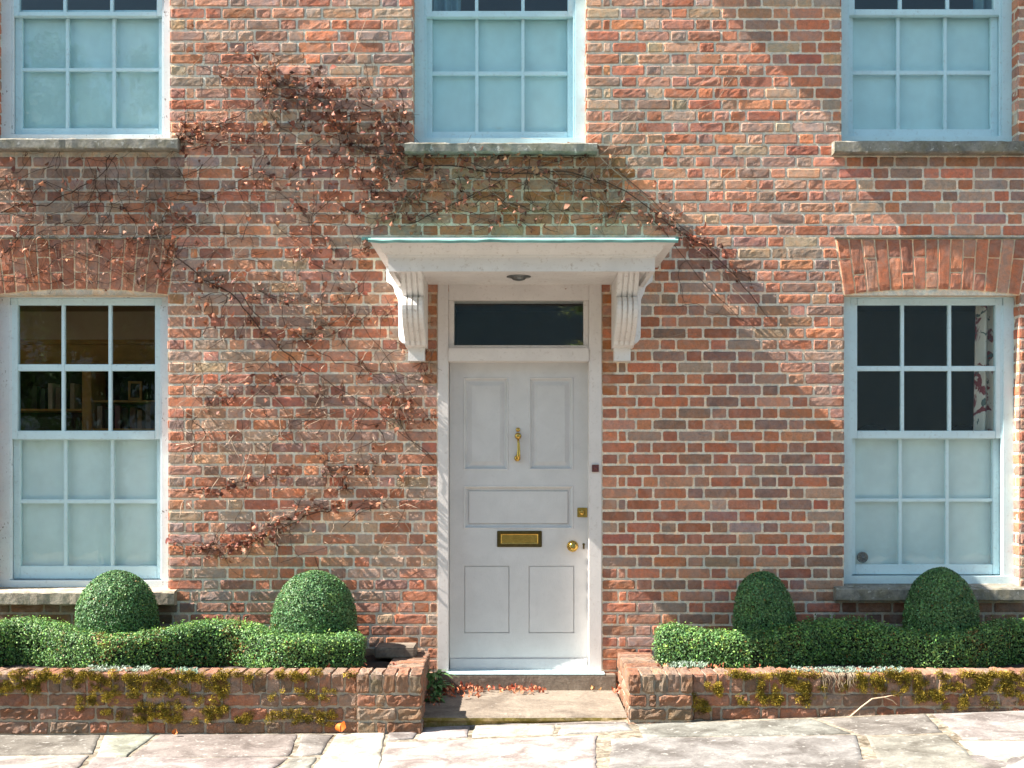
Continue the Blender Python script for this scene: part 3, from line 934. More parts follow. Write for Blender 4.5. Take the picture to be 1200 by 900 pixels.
def book(px, wpx, shelf_py, hpx, ci, where, lean=0.0):
    z0 = bz(shelf_py) + .001
    x = bx(px); w = wpx * (D - BD) / F; h = hpx * (D - BD) / F
    m = MB()
    m.box(-w / 2, w / 2, .0, -.004, 0, h); m.box(-w / 2, -w / 2 + .003, -.004, -.15, 0, h); m.box(w / 2 - .003, w / 2, -.004, -.15, 0, h)
    for zz_ in (.18, .8): m.box(-w / 2 - .0005, w / 2 + .0005, .0012, -.003, h * zz_, h * (zz_ + .03))
    o = m.build('book', BM[ci])
    o.location = (x, -BD + .03, z0); o.rotation_euler = (0, lean, 0)
    p = MB(); p.box(-w / 2 + .0035, w / 2 - .0035, -.005, -.145, .003, h - .004)
    q = p.build('pages', M['blind']); q.parent = o
    tag(o, f'{BC[ci][1]} book {where}', 'book', 'books on the bookcase shelves')
book(38, 6, 479, 27, 6, 'on the upper left shelf nearest the blue curtain')
book(57, 5, 479, 30, 4, 'pale spine standing apart on the upper left shelf')
book(66, 5, 479, 26, 0, 'beside the cream book on the upper left shelf')
book(83, 5, 479, 30, 1, 'on the upper left shelf next to the oak post')
book(48, 6, 479, 24, 3, 'on the upper left shelf between a black and a cream book')
book(115, 6, 502, 26, 1, 'on the lower right shelf against the oak post')
book(124, 5, 502, 22, 5, 'on the lower right shelf beside the tan book')
book(136, 6, 502, 27, 7, 'on the lower right shelf under the picture frame')
book(145, 6, 502, 24, 6, 'on the lower right shelf between dusty pink and red books')
book(154, 6, 502, 25, 2, 'on the lower right shelf, the brightest spine there')
book(162, 5, 502, 22, 8, 'on the lower right shelf next to the red book')
book(172, 6, 502, 29, 0, 'tallest on the lower right shelf at its right end')
# picture frame on the upper right shelf
pf = empty('picture_frame', (bx(155), -BD - .0 + .08, bz(469)))
tag(pf, 'small gilt picture frame standing on the bookcase shelf above the books', 'picture frame')
m = MB()
a, b_, c_, d_ = bx(147), bx(163), bz(468), bz(446)
t = .016
dd = BD - .06
m.box(a, b_, dd, dd - .02, c_, c_ + t); m.box(a, b_, dd, dd - .02, d_ - t, d_); m.box(a, a + t, dd - .001, dd - .019, c_ + t, d_ - t); m.box(b_ - t, b_, dd - .001, dd - .019, c_ + t, d_ - t)
m.build('frame', M['oak'], pf, .002)
m = MB(); m.box(a + t, b_ - t, dd - .01, dd - .015, c_ + t, d_ - t); m.build('picture', M['darkwood'], pf)
# curtains
def curtain(name, xa, xb, z0, z1, d, mat, label, folds=5, flare=0.0):
    n = 48
    m = MB(); vs = []; fs = []
    for lay in (0, .006):
        for k, zf in enumerate(np.linspace(0, 1, 8)):
            z = z1 + (z0 - z1) * zf
            for i in range(n):
                u = i / (n - 1)
                x = xa + (xb - xa) * u + flare * zf * (u - (1 if xa > 0 else 0)) * .5
                y = d - .03 * math.sin(u * folds * 2 * math.pi + zf) - lay
                vs.append((x, -y, z))
    for L in (0, 1):
        o = L * 8 * n
        for k in range(7):
            for i in range(n - 1):
                q = (o + k * n + i, o + k * n + i + 1, o + (k + 1) * n + i + 1, o + (k + 1) * n + i)
                fs.append(q if L else q[::-1])
    m.add(vs, fs, smooth=True)
    o = m.build(name, mat)
    tag(o, label, 'curtain')
curtain('curtain', X(12, -.3), X(28, -.3), .6, 2.62, -.23, M['cur_blue'], 'narrow blue grey curtain at the left edge of the bookcase window', 2)
curtain('curtain', X(1144, -.22), X(1172, -.22), .6, 2.62, -.23, M['cur_flor'], 'cream curtain with dark red flowers in the lower right window', 2, .05)
curtain('curtain', X(500, -.3), X(540, -.3), 3.4, 5.4, -.31, M['cur_blue'], 'blue grey curtain in the window above the front door', 3)
curtain('curtain', X(1142, -.3), X(1168, -.3), 3.4, 5.4, -.31, M['cur_blue'], 'blue grey curtain in the upper right window', 2)
# chairs in the dark room
def chair(px, label, sc=1.0):
    cx, cy = X(px, -1.1), 1.1
    o = empty('dining_chair', (cx, cy, .16)); tag(o, label, 'chair')
    m = MB(); m.box(cx - .22, cx + .22, -cy + .0, -cy - .42, .58, .63); m.build('seat', M['black'], o, .01)
    for sx in (-.19, .17):
        for sy in (.02, .38):
            m = MB(); m.box(cx + sx, cx + sx + .03, -cy - sy, -cy - sy - .03, .161, .58); m.build('leg', M['black'], o)
    m = MB()
    pts = [(-.2, .63)] + [(-.2 + .4 * t, 1.62 + .12 * math.sin(math.pi * t) + .1) for t in np.linspace(0, 1, 9)] + [(.2, .63)]
    m.prism(pts, 0, .04, lambda p, t: (cx + p[0] * sc, cy + t, p[1])); m.build('backrest', M['black'], o, .008)
chair(1022, 'dark high backed chair inside the lower right window, away from the floral curtain')
chair(1130, 'dark high backed chair inside the lower right window, beside the floral curtain')

# ================================================================== PLANTERS
PD = .94                                    # planter front
PT = .350                                   # planter top
def pcol(rnd, dirty=.0):
    k = rnd.choice([3, 2, 3, 5, 4, 8, 9, 10, 11, 6, 5])
    c = (PALL[k] * .8 + np.array(lin((150, 122, 108))) * .2) * rnd.uniform(.7, 1.1)
    return c * (1 - dirty) + np.array(lin((104, 96, 66))) * dirty

def face_bricks(mb, x0, x1, ztop, zbot, origin_d, rnd, dirty=0.0, seed=0, frame=None, first=0):
    """rowlock coping on top of stretcher courses, on a plane facing the street"""
    q, c = [], []
    x = x0
    n = max(1, round((x1 - x0) / .0735)); p = (x1 - x0) / n
    for i in range(n):
        a, b_ = x0 + i * p, x0 + (i + 1) * p
        hh = rnd.uniform(-.004, .004)
        q.append([(a + .005, ztop - .108 + hh), (b_ - .005, ztop - .108 - hh), (b_ - .006, ztop - .003 + hh * .5), (a + .006, ztop - .003 - hh * .5)])
        c.append(pcol(rnd, dirty * rnd.uniform(.2, 1.2)))
    z, j = ztop - .112, first
    while z > zbot:
        for qq in bond(x0, x0, x1, x1, j, z - .078, z, rnd, jo=.013):
            q.append([(a, b_ + rnd.normal(0, .0012)) for a, b_ in qq])
            c.append(pcol(rnd, dirty * rnd.uniform(.2, 1.2)))
        z -= .078; j += 1
    bricks(mb, q, c, frame or ((0, -origin_d, 0), (1, 0, 0), (0, 0, 1), (0, -1, 0)), rough=.008, rim=.008, skirt=.03, wob=.0065, seed=seed)

def top_bricks(mb, x0, x1, d0, d1, ztop, rnd, along='x', dirty=.3, seed=0):
    q, c = [], []
    if along == 'x':
        n = max(1, round((x1 - x0) / .0735)); p = (x1 - x0) / n
        for i in range(n):
            a, b_ = x0 + i * p + .006, x0 + (i + 1) * p - .006
            q.append([(a, d0), (b_, d0), (b_, d1), (a, d1)]); c.append(pcol(rnd, dirty))
    else:
        n = max(1, round((d1 - d0) / .0735)); p = (d1 - d0) / n
        for i in range(n):
            a, b_ = d0 + i * p + .006, d0 + (i + 1) * p - .006
            q.append([(x0, a), (x1, a), (x1, b_), (x0, b_)]); c.append(pcol(rnd, dirty))
    bricks(mb, q, c, ((0, 0, ztop), (1, 0, 0), (0, -1, 0), (0, 0, 1)), rough=.007, rim=.007, skirt=.03, wob=.005, seed=seed)

def side_bricks(mb, xx, d0, d1, ztop, zbot, nx, rnd, seed=0):
    q, c = [], []
    n = max(1, round((d1 - d0) / .0735)); p = (d1 - d0) / n
    for i in range(n):
        a, b_ = d0 + i * p + .005, d0 + (i + 1) * p - .005
        q.append([(a, ztop - .108), (b_, ztop - .108), (b_, ztop - .004), (a, ztop - .004)]); c.append(pcol(rnd, .3))
    z, j = ztop - .112, 0
    while z > zbot:
        for qq in bond(d0, d0, d1, d1, j, z - .078, z, rnd, jo=.013):
            q.append(qq); c.append(pcol(rnd, .3))
        z -= .078; j += 1
    bricks(mb, q, c, ((xx, 0, 0), (0, -1, 0), (0, 0, 1), (nx, 0, 0)), rough=.005, rim=.007, skirt=.03, wob=.003, seed=seed)

def mossy(rng, px, py, d, n, size=.011, tone=None):
    """one tuft of moss: short blades over a small mound sticking out of the face"""
    c = np.array([X(px, d), -d, Z(py, d)])
    th = rng.uniform(0, 2 * math.pi, n); ph = np.arccos(rng.uniform(0, 1, n))
    out = np.stack([np.sin(ph) * np.cos(th), -np.cos(ph) * .8, np.sin(ph) * np.sin(th)], 1)
    p = c + out * size * rng.uniform(.5, 1.1, (n, 1)) * np.array([1.15, .75, 1.0])
    t = out + rng.normal(0, .6, (n, 3)); t /= np.linalg.norm(t, axis=1, keepdims=True)
    s = np.cross(t, rng.normal(0, 1, (n, 3))); s /= np.linalg.norm(s, axis=1, keepdims=True)
    L = size * rng.uniform(.25, .5, (n, 1)); Wd = size * rng.uniform(.07, .16, (n, 1))
    V = np.stack([p - s * Wd, p + s * Wd, p + t * L + s * Wd * .4, p + t * L - s * Wd * .4], 1)
    base = np.array(lin(tone or ((180, 156, 66) if rng.random() < .6 else ((128, 118, 50) if rng.random() < .6 else (112, 92, 44))))) * rng.uniform(.6, 1.25)
    col = np.repeat(base * rng.uniform(.7, 1.3, (n, 1)), 4, 0)
    return V, col

def moss_part(parent, spots, d, seed):
    rng = np.random.default_rng(seed)
    mb = MB(); VV, CC = [], []
    for (xa, xb, ya, yb, k) in spots:
        cx, cy, sx, sy = (xa + xb) / 2, (ya + yb) / 2, (xb - xa) / 2, (yb - ya) / 2
        for _ in range(k):
            u, v = rng.uniform(-1, 1, 2)
            px, py = cx + u * sx, cy + v * sy
            if vnoise(px * .11, py * .16, seed) < -.22 + .35 * abs(v): continue
            V, C = mossy(rng, px, py, d, 60, rng.uniform(.007, .019) * (1.15 if py < 797 else 1))
            VV.append(V); CC.append(C)
    mb.quads(np.concatenate(VV), np.concatenate(CC))
    return mb.build('moss', M['moss'], parent)

def planter(label, xa, xb, pier, side_x, moss, dirty, seed):
    r = np.random.default_rng(seed)
    o = empty('brick_planter', ((xa + xb) / 2, -PD / 2, ground_z((pier[0] + pier[1]) / 2)))
    tag(o, label, 'planter', 'raised brick planters either side of the door')
    mb = MB()
    wx0, wx1 = (xa, pier[0]) if side_x > 0 else (pier[1], xb)
    face_bricks(mb, wx0 + .002, wx1 - .002, PT, -.08, PD, r, dirty, seed)
    mb.box(wx0, wx1, PD - .008, PD - .21, -.1, PT - .010, 0, MORT * .55)
    # end wall running back to the house
    ex0, ex1 = (pier[1] - .235, pier[1] - .02) if side_x > 0 else (pier[0] + .02, pier[0] + .235)
    mb.box(ex0 + .008, ex1 - .008, PD - .23, .03, -.1, PT - .028, 0, MORT * .7)
    ox = ex1 if side_x > 0 else ex0
    side_bricks(mb, ox, .03, PD - .02, PT - .016, -.08, side_x, r, seed + 3)
    mb.build('wall', M['oldbrick'], o)
    cp = MB()
    top_bricks(cp, wx0 + .002, wx1 - .002, PD - .215, PD - .002, PT, r, 'x', dirty * .6, seed + 5)
    cp.build('coping', M['oldbrick'], o)
    cp = MB(); top_bricks(cp, ex0, ex1, .03, PD - .20, PT - .016, r, 'd', .25, seed + 6)
    cp.build('coping', M['oldbrick'], o)
    pm = MB()
    pd = PD + .035
    face_bricks(pm, pier[0], pier[1], PT + .004, -.08, pd, r, dirty * .6 + .42, seed + 7, first=1)
    top_bricks(pm, pier[0], pier[1], pd - .225, pd - .002, PT + .004, r, 'x', .2, seed + 8)
    side_bricks(pm, pier[1] if side_x > 0 else pier[0], pd - .225, pd, PT + .004, -.08, side_x, r, seed + 9)
    side_bricks(pm, pier[0] if side_x > 0 else pier[1], pd - .225, pd, PT + .004, -.08, -side_x, r, seed + 10)
    pm.box(pier[0] + .008, pier[1] - .008, pd - .009, pd - .215, -.1, PT - .006, 0, MORT * .6)
    pm.build('pier', M['oldbrick'], o)
    sb = MB()
    nx = 60; nd_ = 14
    gx = np.linspace(min(wx0, ex0) + .03, max(wx1, ex1) - .03, nx); gd = np.linspace(.02, PD - .2, nd_)
    GX, GD = np.meshgrid(gx, gd)
    GZ = PT - .05 + .018 * fbm(GX * 9, GD * 9, seed) + .01
    sb.add(np.stack([GX, -GD, GZ], -1).reshape(-1, 3), [(i * nx + k, (i + 1) * nx + k, (i + 1) * nx + k + 1, i * nx + k + 1) for i in range(nd_ - 1) for k in range(nx - 1)], 0, None, True)
    sb.build('soil', M['soil'], o)
    moss_part(o, moss, PD + .004, seed)
    return o

planter('mossy brick planter left of the front door, with a pier at its right end', -4.6, X(495, PD), (X(419, PD), X(495, PD)), 1,
        [(0, 48, 789, 813, 150), (46, 120, 787, 797, 90), (72, 98, 793, 832, 90), (103, 125, 793, 826, 80), (118, 145, 795, 838, 110), (146, 268, 790, 816, 330),
         (158, 224, 824, 846, 190), (228, 296, 828, 846, 180), (205, 262, 806, 826, 70), (268, 330, 789, 797, 50), (314, 395, 830, 850, 170), (335, 392, 788, 798, 80), (315, 395, 808, 820, 45), (130, 240, 840, 850, 40), (-60, 0, 790, 815, 100), (-20, 415, 786, 793, 330)], .34, 21)
planter('mossy brick planter right of the front door, with a pier at its left end', X(736, PD), 4.6, (X(736, PD), X(811, PD)), -1,
        [(828, 845, 800, 814, 60), (866, 920, 796, 826, 260), (918, 936, 790, 812, 80), (935, 968, 800, 826, 150), (985, 1065, 786, 808, 170), (1010, 1062, 800, 815, 80), (1072, 1104, 790, 826, 160), (1104, 1134, 800, 830, 120),
         (1134, 1200, 790, 814, 260), (1150, 1200, 812, 828, 50), (808, 830, 805, 835, 90), (840, 1230, 787, 794, 330), (1200, 1260, 790, 815, 100)], .24, 22)

# raised block where the left end wall meets the house
kb = MB(); kb.box(X(440, .2), X(487, .2), .03, .27, PT - .02, PT + .045); kb.build('coping_block', M['step'], bpy.data.objects['brick_planter'], .008)

# ================================================================== HEDGES AND TOPIARY
def chaikin(P, n=2):
    P = np.asarray(P, float)
    for _ in range(n):
        a = P[:-1] * .75 + P[1:] * .25; b_ = P[:-1] * .25 + P[1:] * .75
        P = np.concatenate([P[:1], np.stack([a, b_], 1).reshape(-1, 2), P[-1:]])
    return P

def leaf_quads(P, N, rng, size=.011, tone=(94, 130, 74), lo=.45, hi=1.75, brown=None, fold=.35):
    n = len(P)
    N = N + rng.normal(0, .5, (n, 3)); N /= np.linalg.norm(N, axis=1, keepdims=True)
    T = np.cross(N, rng.normal(0, 1, (n, 3))); T /= np.linalg.norm(T, axis=1, keepdims=True)
    B = np.cross(N, T)
    L = size * rng.uniform(.7, 1.35, (n, 1)); Wd = L * rng.uniform(.42, .62, (n, 1))
    V = np.stack([P - T * L, P + B * Wd - N * L * fold * .3, P + T * L, P - B * Wd - N * L * fold * .3], 1)
    base = np.array(lin(tone))[None] * rng.uniform(lo, hi, (n, 1))
    cl = fbm(P[:, 0] * 11, P[:, 1] * 11, P[:, 2] * 11, 2)[:, None]
    base = base * (1 + .38 * cl) * np.concatenate([1 + .22 * np.clip(cl, 0, 1), np.ones((n, 1)), 1 - .2 * np.clip(cl, 0, 1)], 1)
    base = base * np.stack([rng.normal(1.0, .16, n), np.ones(n), rng.normal(1.0, .15, n)], 1)
    if brown is not None:
        base = np.where(brown[:, None], np.array(lin((150, 112, 58))) * rng.uniform(.5, 1.2, (n, 1)), base)
    return V, np.repeat(np.clip(base, 0, 1), 4, 0)

def hedge(label, path, ztop, zbase, half, seed, dens=46000, browns=()):
    """path: (x,d) centre line. Rounded-box section swept along the path, covered in small leaves"""
    rng = np.random.default_rng(seed)
    P = chaikin(path, 1)
    seg = np.linalg.norm(np.diff(P, axis=0), axis=1); S = np.concatenate([[0], np.cumsum(seg)]); Ltot = S[-1]
    zc, hz = (ztop + zbase) / 2, (ztop - zbase) / 2
    def surf(s, t, shrink=1.0):
        c = np.stack([np.interp(s, S, P[:, 0]), np.interp(s, S, P[:, 1])], -1)
        e = .02
        a = np.stack([np.interp(np.clip(s + e, 0, Ltot), S, P[:, 0]) - np.interp(np.clip(s - e, 0, Ltot), S, P[:, 0]), np.interp(np.clip(s + e, 0, Ltot), S, P[:, 1]) - np.interp(np.clip(s - e, 0, Ltot), S, P[:, 1])], -1)
        a /= np.linalg.norm(a, axis=-1, keepdims=True)
        nn = np.stack([-a[..., 1], a[..., 0]], -1)          # towards +d
        endf = np.clip(np.minimum(s, Ltot - s) / .10, 0, 1); endf = np.sqrt(np.clip(1 - (1 - endf) ** 2, 0, 1))
        ct, st_ = np.cos(t), np.sin(t)
        ex = .42
        k = (half * (.45 + .55 * endf)) * np.sign(ct) * np.abs(ct) ** ex * shrink
        rise = .046 * np.clip((.42 - c[..., 1]) / .16, -1, 1)
        zz = zc + (hz * (.55 + .45 * endf) + np.where(st_ > 0, rise, 0)) * np.sign(st_) * np.abs(st_) ** ex * shrink
        x = c[..., 0] + nn[..., 0] * k; d = c[..., 1] + nn[..., 1] * k
        b_ = .013 * fbm(x * 7, d * 7 + 3, zz * 7, 3)
        gx = nn[..., 0] * np.sign(ct) * np.abs(ct) ** 1.6; gd = nn[..., 1] * np.sign(ct) * np.abs(ct) ** 1.6; gz = np.sign(st_) * np.abs(st_) ** 1.6
        N = np.stack([gx, -gd, gz], -1)
        N /= np.linalg.norm(N, axis=-1, keepdims=True) + 1e-9
        # ends face along the path
        endn = (np.where(s < Ltot / 2, -1, 1) * (1 - endf))[..., None] * np.stack([a[..., 0], -a[..., 1], np.zeros_like(s)], -1)
        N = N + endn; N /= np.linalg.norm(N, axis=-1, keepdims=True) + 1e-9
        W = np.stack([x, -d, zz], -1) + N * b_[..., None]
        return W, N
    n = int(dens * Ltot * (half * 2 + hz * 4))
    s = rng.uniform(0, Ltot, n)
    tt = np.linspace(-.5 * math.pi, 1.5 * math.pi, 4001); ea, eb = half * np.sign(np.cos(tt)) * np.abs(np.cos(tt)) ** .42, hz * np.sign(np.sin(tt)) * np.abs(np.sin(tt)) ** .42
    al = np.concatenate([[0], np.cumsum(np.hypot(np.diff(ea), np.diff(eb)))])
    t = np.interp(rng.uniform(0, al[-1], n), al, tt)
    keep = np.sin(t) > -.9; s, t = s[keep], t[keep]; n = len(s)
    W, N = surf(s, t)
    W = W + N * np.minimum(rng.normal(-.012, .015, (n, 1)), .012)
    px = 600 + W[:, 0] * F / (D + W[:, 1]); 
    br = np.zeros(n, bool)
    for c_, w_, f_ in browns: br |= (np.abs(px - c_ + 8 * np.sin(W[:, 2] * 40)) < w_) & (rng.random(n) < f_)
    br |= (rng.random(n) < .010 + .10 * (vnoise(W[:, 0] * 6, W[:, 1] * 6, W[:, 2] * 6 + 40) > .45))
    o = empty('box_hedge', (float(P[len(P) // 2, 0]), float(-P[len(P) // 2, 1]), zbase))
    tag(o, label, 'hedge', 'low scalloped box hedges in the planters')
    mb = MB(); V, C = leaf_quads(W, N, rng, .0068, brown=br)
    # tips of new growth stand proud of the clipped face
    k = rng.random(n) < .09
    V2, C2 = leaf_quads(W[k] + N[k] * rng.uniform(.004, .026, (k.sum(), 1)), N[k], rng, .008, (122, 160, 78))
    mb.quads(np.concatenate([V, V2]), np.concatenate([C, C2]))
    mb.build('foliage', M['leaf'], o)
    cm = MB(); ns, nt_ = 90, 18
    SS, TT = np.meshgrid(np.linspace(0, Ltot, ns), np.linspace(0, 2 * math.pi, nt_, endpoint=False), indexing='ij')
    Wc, _ = surf(SS, TT, .80)
    cm.add(Wc.reshape(-1, 3), [(i * nt_ + k_, (i + 1) * nt_ + k_, (i + 1) * nt_ + (k_ + 1) % nt_, i * nt_ + (k_ + 1) % nt_) for i in range(ns - 1) for k_ in range(nt_)] + [tuple(range(nt_)), tuple((ns - 1) * nt_ + k_ for k_ in range(nt_))[::-1]], 0, None, True)
    cm.build('twigs', M['core'], o)

HX = lambda px, d: (X(px, d), d)
hedge('low scalloped box hedge running along the left planter in front of two broad domes', [(-3.6, .50), HX(-40, .48), HX(34, .26), HX(112, .55), HX(150, .56), HX(273, .27), HX(326, .55), HX(360, .57), HX(428, .50)], .545, .29, .085, 31, browns=((122, 7, .35), (275, 8, .4), (190, 6, .15)))
hedge('low scalloped box hedge in the right planter, sunlit only at the end by the door', [HX(769, .38), HX(850, .52), HX(895, .53), HX(985, .25), HX(1075, .52), HX(1110, .53), HX(1203, .26), HX(1275, .52), (3.9, .5)], .548, .29, .085, 32, browns=((1145, 6, .3), (1000, 5, .1)))

def dome(label, px0, px1, py, d, seed, lean=0.0, v0=.42, zb=.30):
    rng = np.random.default_rng(seed)
    cx, r = X((px0 + px1) / 2, d), (X(px1, d) - X(px0, d)) / 2 - .006
    zt = Z(py, d); h = zt - zb
    o = empty('topiary_dome', (cx, -d, zb)); tag(o, label, 'topiary', 'clipped box domes in the planters')
    def surf(th, v, sh=1.0):
        # v: 0 base .. 1 apex
        prof = np.sqrt(np.clip(1 - np.clip((v - v0) / (1 - v0), 0, 1) ** 2.25, 0, 1)) * (1 - .07 * np.clip((v0 - v) / v0, 0, 1) ** 2)
        x = cx + lean * v * r + r * sh * prof * np.cos(th); y = -d + r * sh * .95 * prof * np.sin(th); z = zb + h * v * (sh if sh < 1 else 1)
        return np.stack([x, y, z], -1)
    n = int(52000 * 2 * math.pi * r * h * 1.15)
    th = rng.uniform(0, 2 * math.pi, n); v = rng.uniform(0, 1, n) ** .9
    v = np.where(rng.random(n) < .22, 1 - .25 * rng.random(n) ** 2, v)
    W = surf(th, v)
    e = 1e-3
    A = surf(th + e, v) - W; B = surf(th, np.clip(v - e, 0, 1)) - W
    N = np.cross(B, A); N /= np.linalg.norm(N, axis=1, keepdims=True) + 1e-12
    N = np.where((N[:, :1] * np.cos(th)[:, None] + N[:, 1:2] * np.sin(th)[:, None]) < -.05, -N, N)
    W = W + N * (.012 * fbm(W[:, 0] * 9, W[:, 1] * 9, W[:, 2] * 9, 3)[:, None] + np.minimum(rng.normal(-.010, .014, (n, 1)), .010))
    mb = MB(); V, C = leaf_quads(W, N, rng, .0068, (88, 124, 76), .45, 1.75, rng.random(n) < .01)
    mb.quads(V, C); mb.build('foliage', M['leaf'], o)
    cm = MB(); a, b_ = 28, 14
    TH, VV = np.meshgrid(np.linspace(0, 2 * math.pi, a, endpoint=False), np.linspace(0, .985, b_), indexing='ij')
    Wc = surf(TH, VV, .84)
    cm.add(Wc.reshape(-1, 3), [(i * b_ + k, ((i + 1) % a) * b_ + k, ((i + 1) % a) * b_ + k + 1, i * b_ + k + 1) for i in range(a) for k in range(b_ - 1)] + [tuple(i * b_ + b_ - 1 for i in range(a))], 0, None, True)
    cm.tube([(cx, -d, zb - .05), (cx, -d, zb + .12)], .03, 8)
    cm.build('twigs', M['core'], o)
dome('broad clipped box dome in front of the lower left window', 90, 184, 671, .26, 41, 0, .44)
dome('broad clipped box dome in the left planter, nearer to the front door', 319, 418, 671, .26, 42, 0, .42)
dome('small shaded box dome in the right planter, nearer to the front door', 861, 934, 671, .25, 43, -.12, .38)
dome('shaded box dome in front of the lower right window', 1060, 1146, 667, .26, 44, 0, .34)

# ------------------------------------------------------------------ small plants
def blades(mb, c, n, length, width, rng, tone, spread=1.0, up=.6, droop=.5, out=(0, -1, 0)):
    VV, CC = [], []
    for _ in range(n):
        a = rng.uniform(0, 2 * math.pi)
        dr = np.array([math.cos(a) * spread, math.sin(a) * spread, up * rng.uniform(.4, 1.3)]) + np.array(out) * .4
        dr /= np.linalg.norm(dr)
        L = length * rng.uniform(.5, 1.1); w = width * rng.uniform(.7, 1.2)
        sd = np.cross(dr, (0, 0, 1)); sd /= np.linalg.norm(sd) + 1e-9
        p = np.array(c) + rng.normal(0, length * .12, 3) * np.array([1, 1, .3])
        pts = []
        for t in (0, .35, .7, 1.0):
            q = p + dr * L * t - np.array([0, 0, 1]) * droop * L * t * t
            ww = w * (1 - abs(2 * t - .9) ** 1.6 * .75) if t < 1 else w * .08
            pts.append((q - sd * ww, q + sd * ww))
        col = np.array(lin(tone)) * rng.uniform(.6, 1.4)
        for (a0, a1), (b0, b1) in zip(pts[:-1], pts[1:]):
            VV.append([a0, a1, b1, b0]); CC += [col] * 4
    mb.quads(np.array(VV), np.array(CC))

def plant(name, label, cat, spots, mat='leaf', **kw):
    rng = np.random.default_rng(len(label))
    o = empty(name, tuple(spots[0][:3])); tag(o, label, cat)
    mb = MB()
    for (x, y, z, n, L, w, tone) in spots: blades(mb, (x, y, z), n, L, w, rng, tone, **kw)
    mb.build('leaves', M[mat], o)
    for s_ in spots[:3]:
        st = MB(); st.tube([(s_[0], s_[1], s_[2] - .04), (s_[0] + .004, s_[1], s_[2] + s_[4] * .35)], .003, 5)
        st.build('stem', M['core'], o)
    return o
zs_ = ground_z(-.5) + .06
plant('fern', 'small green fern growing between the left planter and the doorstep', 'fern',
      [(X(507, .15), -.15, zs_ + .13, 34, .15, .014, (104, 144, 78)), (X(509, .25), -.25, zs_ + .08, 30, .14, .013, (84, 124, 66)), (X(507, .42), -.42, zs_ + .03, 24, .11, .012, (76, 112, 60)), (X(513, .3), -.3, zs_ + .04, 20, .10, .012, (92, 130, 70))])
def creep(label, px0, px1, py, dd, n, tone=(140, 156, 138)):
    rng = np.random.default_rng(int(px0))
    o = empty('stonecrop', (X((px0 + px1) / 2, dd), -dd, PT)); tag(o, label, 'plant', 'grey green stonecrops on the planter copings')
    mb = MB()
    for _ in range(n):
        px = rng.uniform(px0, px1); d = dd + rng.uniform(-.09, .09)
        blades(mb, (X(px, d), -d, PT + .002), 5, .022, .0035, rng, tone, 1.0, .9, .2)
    mb.build('leaves', M['leaf'], o)
creep('pale stonecrop mat on the left planter coping below the first dome', 104, 176, 785, .80, 150)
creep('small pale stonecrop tuft on the left planter coping below a brown hedge corner', 206, 232, 786, .86, 70, (120, 150, 130))
creep('grey stonecrop mat spilling over the right planter coping', 925, 1062, 787, .84, 320, (130, 150, 136))
creep('grey stonecrop mat behind the pier of the right planter', 780, 830, 778, .66, 110)
# dry roots hanging from the right stonecrop
rt = MB(); rng = np.random.default_rng(88)
for i in range(46):
    px = rng.uniform(962, 1004); x = X(px, PD); z = PT + .004; L = rng.uniform(.03, .13)
    pts = [(x, -PD + .01, z), (x + rng.normal(0, .006), -PD - .014, z - .012), (x + rng.normal(0, .012), -PD - .016, z - L * .5), (x + rng.normal(0, .02), -PD - .014, z - L)]
    rt.tube(pts, [.002, .002, .0016, .0008], 4, 0, np.array(lin((160, 142, 120))) * rng.uniform(.6, 1.2))
o = rt.build('dry_roots', M['stem']); tag(o, 'dry grey roots hanging down the front of the right planter', 'roots')
tw = MB(); a = lambda px, py, d: (X(px, d), -d, Z(py, d))
tw.tube([a(996, 840, PD + .09), a(1010, 828, PD + .05), a(1022, 819, PD + .035), a(1036, 817, PD + .03), a(1046, 821, PD + .03), a(1051, 826, PD + .02)], [.004, .004, .0045, .004, .003, .002], 6, 0, np.array(lin((206, 180, 150))))
tw.tube([a(1036, 817, PD + .03), a(1045, 815, PD + .035), a(1050, 816, PD + .03)], [.003, .002, .001], 5, 0, np.array(lin((206, 180, 150))))
o = tw.build('dry_twig', M['stem']); tag(o, 'pale dry twig leaning against the front of the right planter', 'twig')

# ================================================================== DOORSTEPS
st = MB(); st.box(X(516, .06), X(722, .06), .085, -.17, .06, SILLZ - .012)
o = st.build('door_sill', M['step'], None, .006); tag(o, 'upper stone doorstep directly under the front door', 'doorstep')
sl = MB(); sl.box(X(523), X(708), .082, -.17, SILLZ - .0115, SILLZ - .002); x_ = sl.build('threshold', M['paint'], o, .003)
LZ = .097
st = MB()
n = 44
xs_ = np.linspace(-.60, .66, n); rr = np.random.default_rng(9)
prof = [(0.0, LZ), (.80, LZ - .002), (.838, LZ - .006), (.85, LZ - .016), (.852, LZ - .032), (.84, LZ - .046), (.838, -.05), (0.0, -.05)]
vs, fs = [], []
for i, x in enumerate(xs_):
    for d, z in prof:
        e = .005 * vnoise(x * 9, d * 4, 3) + .002 * vnoise(x * 40, z * 60, 1)
        vs.append((x, -(d + (e * 1.5 if d > .8 else 0)), z + (e * .5 if .5 < d < .84 else 0)))
m_ = len(prof)
for i in range(n - 1):
    for k in range(m_):
        k2 = (k + 1) % m_
        fs.append((i * m_ + k, (i + 1) * m_ + k, (i + 1) * m_ + k2, i * m_ + k2))
fs += [tuple(range(m_)), tuple((n - 1) * m_ + k for k in range(m_))[::-1]]
st.add(vs, fs)
for i in range(len(st.f)):
    if i < (n - 1) * m_ and (i % m_) in (3, 4, 5): st.m[i] = 1
o = st.build('stone_step', [M['step'], M['step_edge']]); tag(o, 'wide worn lower stone step with a mossy front edge', 'doorstep')

